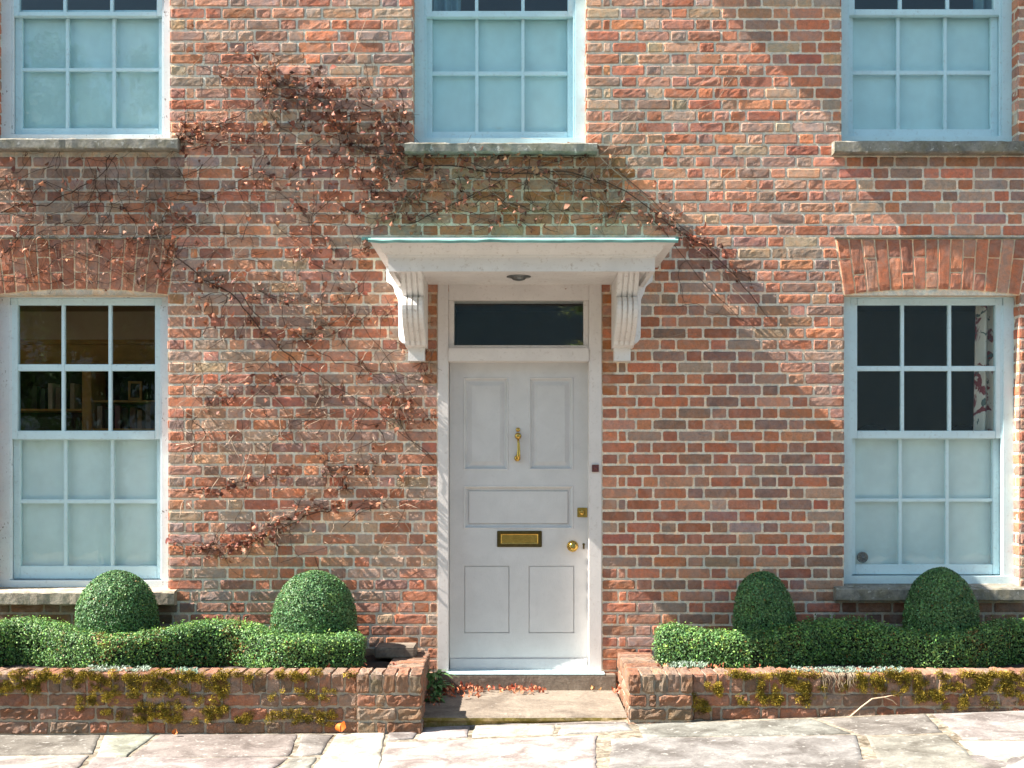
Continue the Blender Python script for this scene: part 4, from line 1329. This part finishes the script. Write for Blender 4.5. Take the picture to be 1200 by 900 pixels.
# ================================================================== PAVEMENT
def ground_pt(px, py):
    d = 1.0
    for _ in range(20):
        x = X(px, d); zz = ground_z(x)
        depth = (H - zz) * F / (py - HZ); d = D - depth
    return X(px, d), d
FL = [  # flagstones as seen in the photograph: corners (px,py) and tone
    ([(-60, 862), (118, 862), (108, 884), (-60, 885)], .62), ([(-60, 887), (104, 886), (84, 912), (-60, 912)], 1.15),
    ([(122, 862), (182, 861), (146, 889), (112, 886)], .95), ([(186, 861), (350, 861), (340, 886), (150, 889)], .68),
    ([(108, 888), (340, 888), (300, 914), (88, 914)], .95), ([(354, 861), (392, 861), (376, 884), (344, 886)], .72),
    ([(396, 860), (450, 858), (446, 904), (362, 908)], 1.45), ([(344, 888), (372, 887), (358, 914), (304, 914)], .85),
    ([(454, 857), (492, 856), (484, 866), (452, 868)], .85), ([(496, 853), (552, 851), (548, 864), (489, 867)], 1.2),
    ([(556, 851), (652, 850), (650, 861), (552, 864)], 1.35), ([(656, 850), (736, 848), (742, 856), (654, 861)], .95),
    ([(452, 870), (545, 867), (700, 862), (699, 912), (440, 912)], 1.12), ([(494, 851), (735, 846.5), (736, 847.5), (494, 852.5)], .9),
    ([(716, 866), (1005, 862), (1016, 912), (712, 912)], .80), ([(746, 849), (952, 843), (1000, 860), (752, 864)], .74),
    ([(958, 842), (1086, 837), (1104, 858), (1012, 862)], .62), ([(1016, 864), (1108, 861), (1176, 914), (1036, 914)], .72),
    ([(1092, 837), (1260, 831), (1260, 868), (1128, 866)], .95), ([(1122, 868), (1260, 870), (1260, 914), (1184, 914)], 1.35),
]
fl = MB(); rng = np.random.default_rng(14)
def flag(poly, tone, lift):
    """one irregular stone with softened, chipped edges"""
    P = np.array(poly)
    out = []
    for i in range(len(P)):
        a_, b_ = P[i], P[(i + 1) % len(P)]
        k = max(2, int(np.linalg.norm(b_ - a_) / .06))
        for t in range(k): out.append(a_ + (b_ - a_) * t / k)
    out = np.array(out); cen = out.mean(0)
    out += .008 * np.stack([vnoise(out[:, 0] * 14, out[:, 1] * 14, 1.0), vnoise(out[:, 0] * 14, out[:, 1] * 14, 7.0)], 1)
    dirs = cen - out; ln = np.linalg.norm(dirs, axis=1, keepdims=True); dirs /= ln
    ar = .5 * np.sum(P[:, 0] * np.roll(P[:, 1], -1) - P[:, 1] * np.roll(P[:, 0], -1))
    rings = []
    for inset, dz in ((0, -.03), (.002, -.004), (.008, .003), (.03, .0055), (.10, .006)):
        q = out + dirs * np.minimum(inset, ln * .45)
        z = np.array([ground_z(x) for x in q[:, 0]]) + dz + lift + (.002 * vnoise(q[:, 0] * 8, q[:, 1] * 8, 4.0) if dz > -.02 else 0)
        rings.append(np.stack([q[:, 0], -q[:, 1], z], 1))
    cz = np.array([[cen[0], -cen[1], ground_z(cen[0]) + .006 + lift]])
    V = np.concatenate(rings + [cz]); m = len(out)
    f = []
    for r in range(4):
        for i in range(m):
            q = (r * m + i, r * m + (i + 1) % m, (r + 1) * m + (i + 1) % m, (r + 1) * m + i)
            f.append(q[::-1] if ar > 0 else q)
    for i in range(m):
        q = (4 * m + i, 4 * m + (i + 1) % m, 5 * m)
        f.append(q[::-1] if ar > 0 else q)
    w = rng.normal(1, .03, 3)
    fl.add(V, f, 0, np.array([tone] * 3) * w, True)
for poly, tone in FL:
    flag([ground_pt(*p) for p in poly], tone, rng.uniform(-.001, .002))
for row, (d0, d1) in enumerate(((1.93, 2.5), (2.52, 3.0))):
    x = -6.0 + row * .3
    while x < 6:
        w = rng.uniform(.6, 1.1)
        flag([(x, d0), (x + w - .02, d0), (x + w - .02, d1), (x, d1)], rng.uniform(.7, 1.25), 0)
        x += w
for sgn in (-1, 1):
    x = 2.9
    while x < 6:
        w = rng.uniform(.5, .9)
        xa_, xb_ = (x, x + w - .02) if sgn > 0 else (-x - w + .02, -x)
        for d0, d1 in ((.9, 1.3), (1.32, 1.91)): flag([(xa_, d0), (xb_, d0), (xb_, d1), (xa_, d1)], rng.uniform(.7, 1.2), 0)
        x += w
o = fl.build('flagstone_pavement', M['flag']); tag(o, kind='structure')
# bedding mortar sheet under the stones, road, kerb and ground
gr = MB(); nx, ny = 160, 40
gx = np.linspace(-8, 8, nx); gd = np.linspace(-.3, 3.02, ny)
GX, GD = np.meshgrid(gx, gd)
GZ = np.vectorize(ground_z)(GX) - .002 + .003 * fbm(GX * 12, GD * 12, 2.0)
gr.add(np.stack([GX, -GD, GZ], -1).reshape(-1, 3), [(i * nx + k, (i + 1) * nx + k, (i + 1) * nx + k + 1, i * nx + k + 1) for i in range(ny - 1) for k in range(nx - 1)])
o = gr.build('pavement_bedding', M['joint']); tag(o, kind='structure')
kr = MB()
x = -8.0
while x < 8:
    kr.box(x, x + .88, 3.03, 3.17, -.3, ground_z(x + .45) + .004); x += .9
o = kr.build('kerb', M['kerb'], None, .012); tag(o, kind='structure')
rd = MB(); rd.add([(-200, -9.0, -.14), (200, -9.0, -.14), (200, -3.16, -.14), (-200, -3.16, -.14)], [(0, 1, 2, 3)])
o = rd.build('road', M['asphalt']); tag(o, kind='structure')
gd_ = MB(); gd_.add([(-300, -300, -.16), (300, -300, -.16), (300, 300, -.16), (-300, 300, -.16)], [(0, 1, 2, 3)])
o = gd_.build('ground', M['joint']); tag(o, kind='structure')

# ================================================================== CREEPER
def dead_leaf_variants(rng, n=10):
    """curled dry leaves: little 3 x 6 strips bent along and across, with pointed lobes"""
    out = []
    for _ in range(n):
        c1, c2 = rng.uniform(1.2, 3.2), rng.uniform(-2.2, 2.2)
        tw_ = rng.uniform(-1.2, 1.2)
        us = np.linspace(0, 1, 6)
        wid = np.array([.05, .42, .62, .50, .30, .03]) * rng.uniform(.6, 1.15)
        V = []
        ang = 0; p = np.zeros(3); 
        for i, u in enumerate(us):
            a_ = c1 * u
            p = np.array([math.sin(a_) / c1, 0, (1 - math.cos(a_)) / c1])
            nrm = np.array([-math.sin(a_), 0, math.cos(a_)])
            for s_ in (-1, 0, 1):
                sp = s_ * wid[i] * .5 * (1 + .25 * rng.normal())
                t_ = tw_ * u
                side = np.array([0, math.cos(t_), 0]) + nrm * math.sin(t_)
                V.append(p + side * sp + nrm * (c2 * sp * sp))
        V = np.array(V)
        fs = [(i * 3 + k, i * 3 + k + 1, (i + 1) * 3 + k + 1, (i + 1) * 3 + k) for i in range(5) for k in range(2)]
        out.append((V, fs))
    return out
rng = np.random.default_rng(123)
LV = dead_leaf_variants(rng)
def put_leaf(mb, pos, size, rng, tone, down=True, aim=None):
    V, fs = LV[rng.integers(len(LV))]
    a_ = Matrix.Rotation(rng.uniform(0, 6.28), 3, 'Y') @ Matrix.Rotation(rng.uniform(-1.2, 1.2), 3, 'X') @ Matrix.Rotation(rng.uniform(-1.2, 1.2), 3, 'Z')
    if not down: a_ = Matrix.Rotation(rng.uniform(0, 6.28), 3, 'Z') @ Matrix.Rotation(rng.uniform(-.7, .7), 3, 'X') @ Matrix.Rotation(rng.uniform(-.7, .7), 3, 'Y')
    R = np.array(a_)
    W_ = (V * size) @ R.T + np.asarray(pos)
    c = np.array(lin(tone)) * rng.uniform(.55, 1.35) * rng.normal(1, .06, 3)
    mb.add(W_, fs, 0, np.clip(c, 0, 1), True)

lv, stm = MB(), MB()
DEADS = [(170, 112, 86), (140, 88, 70), (186, 130, 104), (108, 72, 58), (156, 110, 90)]
# clusters of leaves: centre x, y, spread x, y, count, slope
CL = [(320, 90, 32, 12, 26, .3), (365, 120, 40, 18, 46, .3), (420, 135, 45, 26, 60, .2), (462, 170, 14, 30, 38, 0), (300, 160, 45, 9, 34, -.15), (225, 158, 18, 6, 20, -.3),
      (400, 165, 45, 22, 66, 0), (345, 205, 40, 22, 26, 0), (440, 205, 30, 24, 40, 0), (215, 150, 6, 12, 16, 0), (255, 145, 20, 6, 18, -.4), (355, 100, 30, 8, 20, .1), (310, 95, 5, 15, 8, 0),
      (545, 180, 70, 4, 30, 0), (560, 205, 60, 14, 34, 0), (640, 205, 50, 16, 30, .2), (540, 235, 45, 14, 26, 0), (490, 250, 40, 16, 24, 0), (600, 245, 60, 14, 22, .1), (700, 230, 40, 16, 24, .4), (760, 260, 25, 10, 18, .4),
      (440, 235, 40, 14, 16, 0), (380, 250, 50, 16, 18, 0), (300, 225, 60, 18, 12, 0), (20, 215, 18, 20, 14, 0), (60, 225, 50, 20, 16, 0), (140, 240, 45, 20, 20, 0), (195, 255, 20, 12, 12, 0),
      (30, 290, 20, 6, 6, 0), (110, 290, 30, 12, 10, 0), (150, 300, 30, 20, 16, 0), (180, 325, 16, 10, 10, 0), (60, 320, 30, 14, 9, 0), (200, 300, 12, 10, 8, 0), (240, 325, 14, 10, 14, 0), (285, 335, 30, 10, 16, .2),
      (340, 350, 40, 10, 14, .1), (250, 360, 14, 12, 8, 0), (285, 375, 12, 8, 8, 0), (330, 395, 18, 7, 12, 0), (370, 395, 14, 8, 8, 0), (320, 445, 16, 6, 12, 0), (245, 475, 10, 8, 5, 0), (280, 460, 30, 8, 8, 0),
      (385, 460, 10, 6, 5, 0), (440, 440, 12, 6, 6, 0), (468, 470, 14, 7, 14, 0), (486, 492, 16, 6, 12, 0), (450, 492, 14, 6, 8, 0), (505, 440, 6, 8, 6, 0), (485, 410, 6, 5, 6, 0), (420, 545, 18, 6, 14, -.2), (385, 550, 10, 6, 5, 0),
      (430, 555, 14, 5, 6, 0), (375, 528, 6, 8, 4, 0), (285, 565, 26, 4, 18, -.3), (235, 572, 10, 5, 6, 0), (330, 560, 12, 5, 5, 0), (345, 605, 26, 5, 26, -.45), (300, 632, 26, 6, 30, -.3), (260, 640, 16, 5, 16, 0), (220, 640, 14, 6, 12, .1), (388, 597, 10, 4, 6, 0),
      (470, 345, 5, 20, 8, 0), (455, 345, 4, 12, 4, 0), (440, 290, 6, 8, 8, 0), (800, 275, 14, 6, 16, .4), (835, 292, 14, 6, 12, .4), (865, 325, 12, 10, 8, .5), (780, 245, 10, 6, 6, .3), (700, 190, 14, 6, 8, .3), (420, 300, 30, 14, 12, 0), (360, 300, 30, 16, 12, 0),
      (405, 575, 8, 8, 5, 0), (465, 560, 8, 5, 5, 0), (440, 590, 14, 8, 7, 0), (395, 345, 30, 18, 12, 0), (425, 375, 24, 12, 8, 0)]
def clearwall(px, py):
    """True where the wall itself (not a window or the canopy) is behind"""
    if 435 < px < 792 and 272 < py < 345: return False
    if px < 199 and (py < 160 or 342 < py < 690): return False
    if 482 < px < 688 and py < 168: return False
    if 510 < px < 708 and py > 330: return False
    return True
pts_by_cluster = []
for (cx, cy, sx, sy, n, sl) in CL:
    pl = []
    for _ in range(int(n * (2.0 if n > 20 else 1.6))):
        u, v = rng.normal(0, 1.05, 2)
        px, py = cx + u * sx, cy + v * sy + u * sx * sl
        if not clearwall(px, py): continue
        d = rng.uniform(.012, .045)
        put_leaf(lv, (X(px, d), -d, Z(py, d)), rng.uniform(.032, .066), rng, DEADS[rng.integers(5)])
        pl.append((px, py))
    pts_by_cluster.append(pl)
def stem(pts, r0, r1, tone=(92, 72, 58), d0=.012, d1=.012, wob=.006):
    P, R = [], []
    n = len(pts)
    for i, (px, py) in enumerate(pts):
        t = i / max(1, n - 1)
        d = d0 + (d1 - d0) * t + wob * math.sin(i * 1.7 + px)
        d = max(d, .006)
        P.append((X(px, d), -d, Z(py, d))); R.append((r0 + (r1 - r0) * t) * 1.1)
    if len(P) > 1: stm.tube(P, R, 5, 0, np.array(lin(tone)) * rng.uniform(.7, 1.25))
def walk(px, py, ang, n, step, r, tone, curl=.25, bias=0.0, branch=.14, depth=0):
    pts = [(px, py)]
    for i in range(n):
        ang += rng.normal(0, curl) + bias
        px += math.cos(ang) * step; py += math.sin(ang) * step
        if not clearwall(px, py): break
        pts.append((px, py))
        if depth < 2 and rng.random() < branch and i > 1:
            walk(px, py, ang + rng.choice([-1, 1]) * rng.uniform(.4, 1.1), int(n * .55), step * .85, r * .6, tone, curl * 1.2, bias, branch * .8, depth + 1)
    d = rng.uniform(.006, .022)
    stem(pts, r, r * .45, tone, d, rng.uniform(.006, .03), rng.uniform(.001, .008))
DK, PL = (84, 64, 54), (170, 148, 128)
# hand-traced leaders
for pts, r in [
    ([(205, 168), (240, 152), (275, 138), (305, 118), (330, 96), (345, 84)], .0045), ([(200, 175), (260, 165), (330, 170), (400, 168), (470, 185)], .005),
    ([(470, 200), (520, 190), (580, 205), (640, 200), (690, 205), (740, 225), (790, 268), (830, 290), (880, 345), (900, 372)], .0055),
    ([(480, 262), (540, 235), (600, 205), (660, 186)], .004), ([(700, 182), (735, 215), (790, 262), (850, 330), (885, 365)], .004), ([(720, 196), (770, 240), (815, 280), (860, 300)], .003), ([(760, 250), (800, 300), (850, 360), (895, 392)], .003),
    ([(0, 250), (30, 236), (50, 244), (78, 228), (120, 205), (138, 180)], .005), ([(0, 302), (20, 282), (40, 262), (58, 256)], .005), ([(95, 180), (100, 200), (82, 232), (70, 262), (90, 285)], .004),
    ([(128, 182), (122, 210), (134, 240), (120, 262), (112, 276)], .004), ([(160, 182), (176, 215), (166, 250), (182, 290), (205, 305)], .004), ([(145, 185), (150, 220), (185, 240), (215, 262), (260, 300)], .005),
    ([(205, 300), (240, 330), (275, 345), (290, 370), (320, 400), (355, 430), (400, 455), (450, 490), (510, 540)], .005), ([(280, 340), (300, 372), (340, 385), (380, 420), (420, 430), (480, 440), (508, 455)], .004),
    ([(340, 360), (380, 380), (430, 400), (470, 430), (505, 470), (512, 480)], .003), ([(395, 345), (440, 400), (480, 462), (510, 500)], .003), ([(300, 450), (360, 500), (420, 560), (460, 610), (500, 650)], .0025),
    ([(398, 596), (360, 602), (330, 620), (300, 634), (262, 640), (225, 636), (203, 628)], .004), ([(202, 575), (240, 572), (275, 566), (320, 558), (345, 548)], .003), ([(204, 648), (230, 644), (250, 646)], .003),
    ([(0, 330), (40, 332), (90, 325), (130, 336), (170, 300)], .003), ([(452, 300), (462, 322), (470, 350), (468, 380), (480, 410), (500, 415)], .003), ([(455, 330), (475, 322), (482, 318)], .002)]:
    P = chaikin(pts, 2); P = P + rng.normal(0, 1.0, P.shape)
    stem([tuple(p) for p in P], r * .8, r * .4, DK if rng.random() < .7 else PL, .012, .02, .004)
# finer growth everywhere the plant spreads
zones = [(205, 480, 70, 330, 150), (480, 730, 178, 272, 90), (0, 210, 178, 335, 130), (205, 510, 330, 520, 120), (300, 510, 500, 700, 40), (700, 900, 190, 400, 16), (203, 400, 520, 660, 16)]
for x0_, x1_, y0_, y1_, n in zones:
    for _ in range(n):
        px, py = rng.uniform(x0_, x1_), rng.uniform(y0_, y1_)
        if not clearwall(px, py): continue
        a_ = rng.choice([.75, -.5, .3, -.9, 2.4, 1.2]) + rng.normal(0, .3)
        walk(px, py, a_, rng.integers(6, 16), rng.uniform(4, 8), rng.uniform(.0010, .0024), DK if rng.random() < .55 else PL)
# twigs that tie leaf clusters together
for pl in pts_by_cluster:
    pl = sorted(pl)
    if len(pl) > 4:
        k_ = max(1, len(pl) // 7)
        run = [tuple(np.mean(pl[i:i + k_ + 1], axis=0)) for i in range(0, len(pl), k_)]
        stem(run, .0022, .0012, DK, .014, .018, .004)
        for p in pl[1::4]:
            stem([p, (p[0] + rng.normal(0, 6), p[1] + rng.normal(0, 6)), (p[0] + rng.normal(0, 12), p[1] + rng.normal(0, 9))], .0012, .0008, PL if rng.random() < .5 else DK, .02, .012, .003)
# loose twigs standing off the wall, throwing long slanting shadows
for _ in range(95):
    px, py = rng.uniform(150, 480), rng.uniform(330, 620)
    if not clearwall(px, py): continue
    a_ = rng.choice([-1.2, -.4, .2, 2.6, 1.5]) + rng.normal(0, .35)
    pts = [(px, py)]
    for i in range(rng.integers(3, 8)):
        a_ += rng.normal(0, .35); px += math.cos(a_) * 6; py += math.sin(a_) * 6
        if not clearwall(px, py): break
        pts.append((px, py))
    if len(pts) > 2: stem(pts, .0030, .0014, DK if rng.random() < .4 else PL, .012, rng.uniform(.03, .07), .003)
# bare pale tendrils far right and high up
for pts in ([(800, 125), (820, 100), (842, 70), (842, 95), (838, 108)], [(842, 70), (855, 68), (850, 90)], [(800, 150), (815, 130), (840, 118), (880, 60), (900, 38)], [(270, 30), (290, 15)], [(258, 48), (280, 26), (292, 12)], [(690, 165), (715, 150), (745, 130)], [(700, 195), (730, 180), (745, 160)], [(430, 20), (415, 60), (400, 75)]):
    stem(pts, .0018, .001, PL, .01, .012, .002)
cr = empty('climbing_creeper', (X(205), -.02, Z(700)))
tag(cr, 'withered creeper with brown curled leaves spread over the left half of the brick front', 'climbing plant')
stm.build('stems', M['stem'], cr); lv.build('leaves', M['dead'], cr)

# ------------------------------------------------------------------ fallen leaves
fa = MB(); rng = np.random.default_rng(55)
FT = [(196, 116, 82), (206, 132, 96), (172, 92, 66), (214, 150, 116)]
for i in range(150):
    px = rng.uniform(508, 640) if rng.random() < .75 else rng.normal(530, 14)
    t = (px - 508) / 132
    d = .10 + abs(rng.normal(0, .05 + .07 * (1 - t)))
    z = LZ + .006 + rng.uniform(0, .030 * max(0, 1 - t) + .012) * max(.15, 1 - (d - .1) / .2)
    put_leaf(fa, (X(px, d), -d, z), rng.uniform(.03, .05), rng, FT[rng.integers(4)], False)
for i in range(26):
    d = rng.uniform(.15, .6); px = rng.uniform(497, 520)
    put_leaf(fa, (X(px, d), -d, LZ + .006), rng.uniform(.03, .045), rng, FT[rng.integers(4)], False)
for i in range(14):
    d = rng.uniform(.12, .3); px = rng.uniform(716, 728)
    put_leaf(fa, (X(px, d), -d, LZ + .008 + rng.uniform(0, .03)), rng.uniform(.025, .04), rng, FT[rng.integers(4)], False)
for i in range(40):
    px = rng.choice([rng.normal(832, 8), rng.normal(885, 10), rng.normal(785, 10), rng.normal(405, 20)]); d = rng.uniform(.5, .74)
    put_leaf(fa, (X(px, d), -d, PT - .025 + rng.uniform(0, .02)), rng.uniform(.025, .04), rng, FT[rng.integers(4)], False)
o = fa.build('fallen_leaves', M['dead']); tag(o, 'drift of dry brown leaves against the doorsill and planters', 'dead leaves', kind='stuff')
def single_leaf(px, py, size, tone, label, d=None):
    mb = MB(); x, dd = ground_pt(px, py)
    for k in range(2): put_leaf(mb, (x + .012 * k, -dd, ground_z(x) + .018), size, rng, tone, False)
    o = mb.build('fallen_leaf', M['dead']); tag(o, label, 'leaf')
single_leaf(398, 861, .075, (226, 112, 44), 'bright orange curled leaf on the pavement by the left pier')
single_leaf(204, 865, .05, (190, 110, 60), 'brown leaf on the pavement in front of the left planter wall')
single_leaf(876, 842, .035, (200, 120, 90), 'tiny reddish leaf on the pavement below the right planter moss')
single_leaf(693, 806, .03, (196, 160, 110), 'single pale leaf lying on the lower step') if False else None
mb = MB()
for k in range(3): put_leaf(mb, (X(693 + k * 4, .12), -.12, LZ + .012), .035, rng, (200, 150, 100), False)
o = mb.build('fallen_leaf', M['dead']); tag(o, 'pale curled leaf alone near the right end of the lower step', 'leaf')

# ================================================================== ACROSS THE STREET (seen in the window panes)
wh = empty('weatherboard_house', (9, -16, -.15)); tag(wh, 'pale weatherboarded house across the street', 'house')
m = MB()
z = -.15
while z < 6.0:
    m.prism([(0, z), (.03, z), (.012, z + .2), (0, z + .2)], -13.0, 17.0, lambda p, t: (t, -16 + p[0], p[1])); z += .195
m.box(-13.0, 17.0, 16.0, 22.0, -.15, 6.0); m.build('wall', M['boards'], wh)
m = MB(); m.prism([(15.5, 5.9), (22.5, 5.9), (19.0, 9.0)], -13.3, 17.3, lambda p, t: (t, -p[0], p[1])); m.build('roof', M['rooftile'], wh)
tr = empty('street_tree', (-6.2, -10.5, -.15)); tag(tr, 'leafy tree standing across the street', 'tree')
m = MB(); m.tube([(-6.2, -10.5, -.2), (-6.15, -10.45, 1.5), (-6.3, -10.6, 3.2), (-6.1, -10.4, 5.0)], [.22, .17, .14, .08], 10)
rng = np.random.default_rng(71)
P_, N_ = [], []
for k in range(46):
    a_ = rng.uniform(0, 6.28); rr_ = rng.uniform(.4, 2.7); zz_ = rng.uniform(2.0, 8.0)
    sc = 1 - abs(zz_ - 4.8) / 5
    c = np.array([-6.2 + math.cos(a_) * rr_ * (.5 + sc * .7), -10.5 + math.sin(a_) * rr_ * (.5 + sc * .7), zz_])
    m.tube([(-6.2, -10.5, max(1.8, zz_ - 1.3)), tuple((c + np.array([-6.2, -10.5, zz_ - .6])) / 2), tuple(c)], [.05, .03, .012], 5)
    n = 260
    q = rng.normal(0, 1, (n, 3)); q /= np.linalg.norm(q, axis=1, keepdims=True)
    P_.append(c + q * rng.uniform(.2, 1, (n, 1)) ** .5 * rng.uniform(.45, .85)); N_.append(q)
m.build('trunk', M['bark'], tr)
mb = MB(); V, C = leaf_quads(np.concatenate(P_), np.concatenate(N_), rng, .085, (70, 110, 48)); mb.quads(V, C); mb.build('crown', M['leaf'], tr)

o2 = empty('garden_shrub', (1.5, -11.0, -.15)); tag(o2, 'loose green shrub standing across the street opposite the front door', 'shrub')
m = MB(); rng = np.random.default_rng(17); P_, N_ = [], []
for k in range(16):
    c = np.array([1.5 + rng.normal(0, .45), -11 + rng.normal(0, .4), rng.uniform(1.6, 5.2)])
    m.tube([(1.5, -11, -.2), (1.5 + (c[0] - 1.5) * .3, -11, c[2] * .5), tuple(c)], [.05, .03, .01], 6)
    q = rng.normal(0, 1, (120, 3)); q /= np.linalg.norm(q, axis=1, keepdims=True)
    P_.append(c + q * rng.uniform(.1, .4, (120, 1))); N_.append(q)
m.build('trunk', M['bark'], o2)
mb = MB(); V, C = leaf_quads(np.concatenate(P_), np.concatenate(N_), rng, .07, (190, 205, 150)); mb.quads(V, C); mb.build('crown', M['leaf'], o2)

# ================================================================== LIGHT, SKY, CAMERA
SUN = Vector((-8.8, -1.0, 9.2)).normalized()
sd = bpy.data.lights.new('sun', 'SUN'); sd.energy = 5.0; sd.angle = math.radians(.5); sd.color = (1.0, .94, .86)
so_ = bpy.data.objects.new('sun', sd); COL.objects.link(so_); so_.rotation_euler = SUN.to_track_quat('Z', 'Y').to_euler(); so_.location = (-20, -2, 20)
world = bpy.data.worlds.new('World'); SC.world = world; world.use_nodes = True
nt = world.node_tree
sky = nt.nodes.new('ShaderNodeTexSky'); sky.sky_type = 'NISHITA'; sky.sun_disc = False
sky.sun_elevation = math.asin(SUN.z); sky.sun_rotation = math.atan2(SUN.x, SUN.y)
sky.air_density = 1.0; sky.dust_density = .6; sky.ozone_density = 1.0
bg = nt.nodes['Background']; bg.inputs['Strength'].default_value = .082
tint = mix(nt, 1.0, sky.outputs[0], (.98, 1.06, .95), 'MULTIPLY')
nt.links.new(tint, bg.inputs['Color'])

cam = bpy.data.cameras.new('camera'); co = bpy.data.objects.new('camera', cam); COL.objects.link(co)
co.location = (0, -D, H); co.rotation_euler = (math.pi / 2, 0, 0)
cam.sensor_width = 36; cam.lens = F / 1200 * 36; cam.shift_y = (HZ - 450) / 1200
cam.clip_start = .05; cam.clip_end = 1000
SC.camera = co
vs_ = SC.view_settings
vs_.view_transform = 'Standard'; vs_.look = 'None'; vs_.gamma = 1; vs_.use_curve_mapping = False; vs_.exposure = 1.74
SC.render.engine = 'CYCLES'
SC.cycles.use_denoising = True
SC.cycles.max_bounces = 8; SC.cycles.transparent_max_bounces = 12
SC.cycles.sample_clamp_indirect = 6
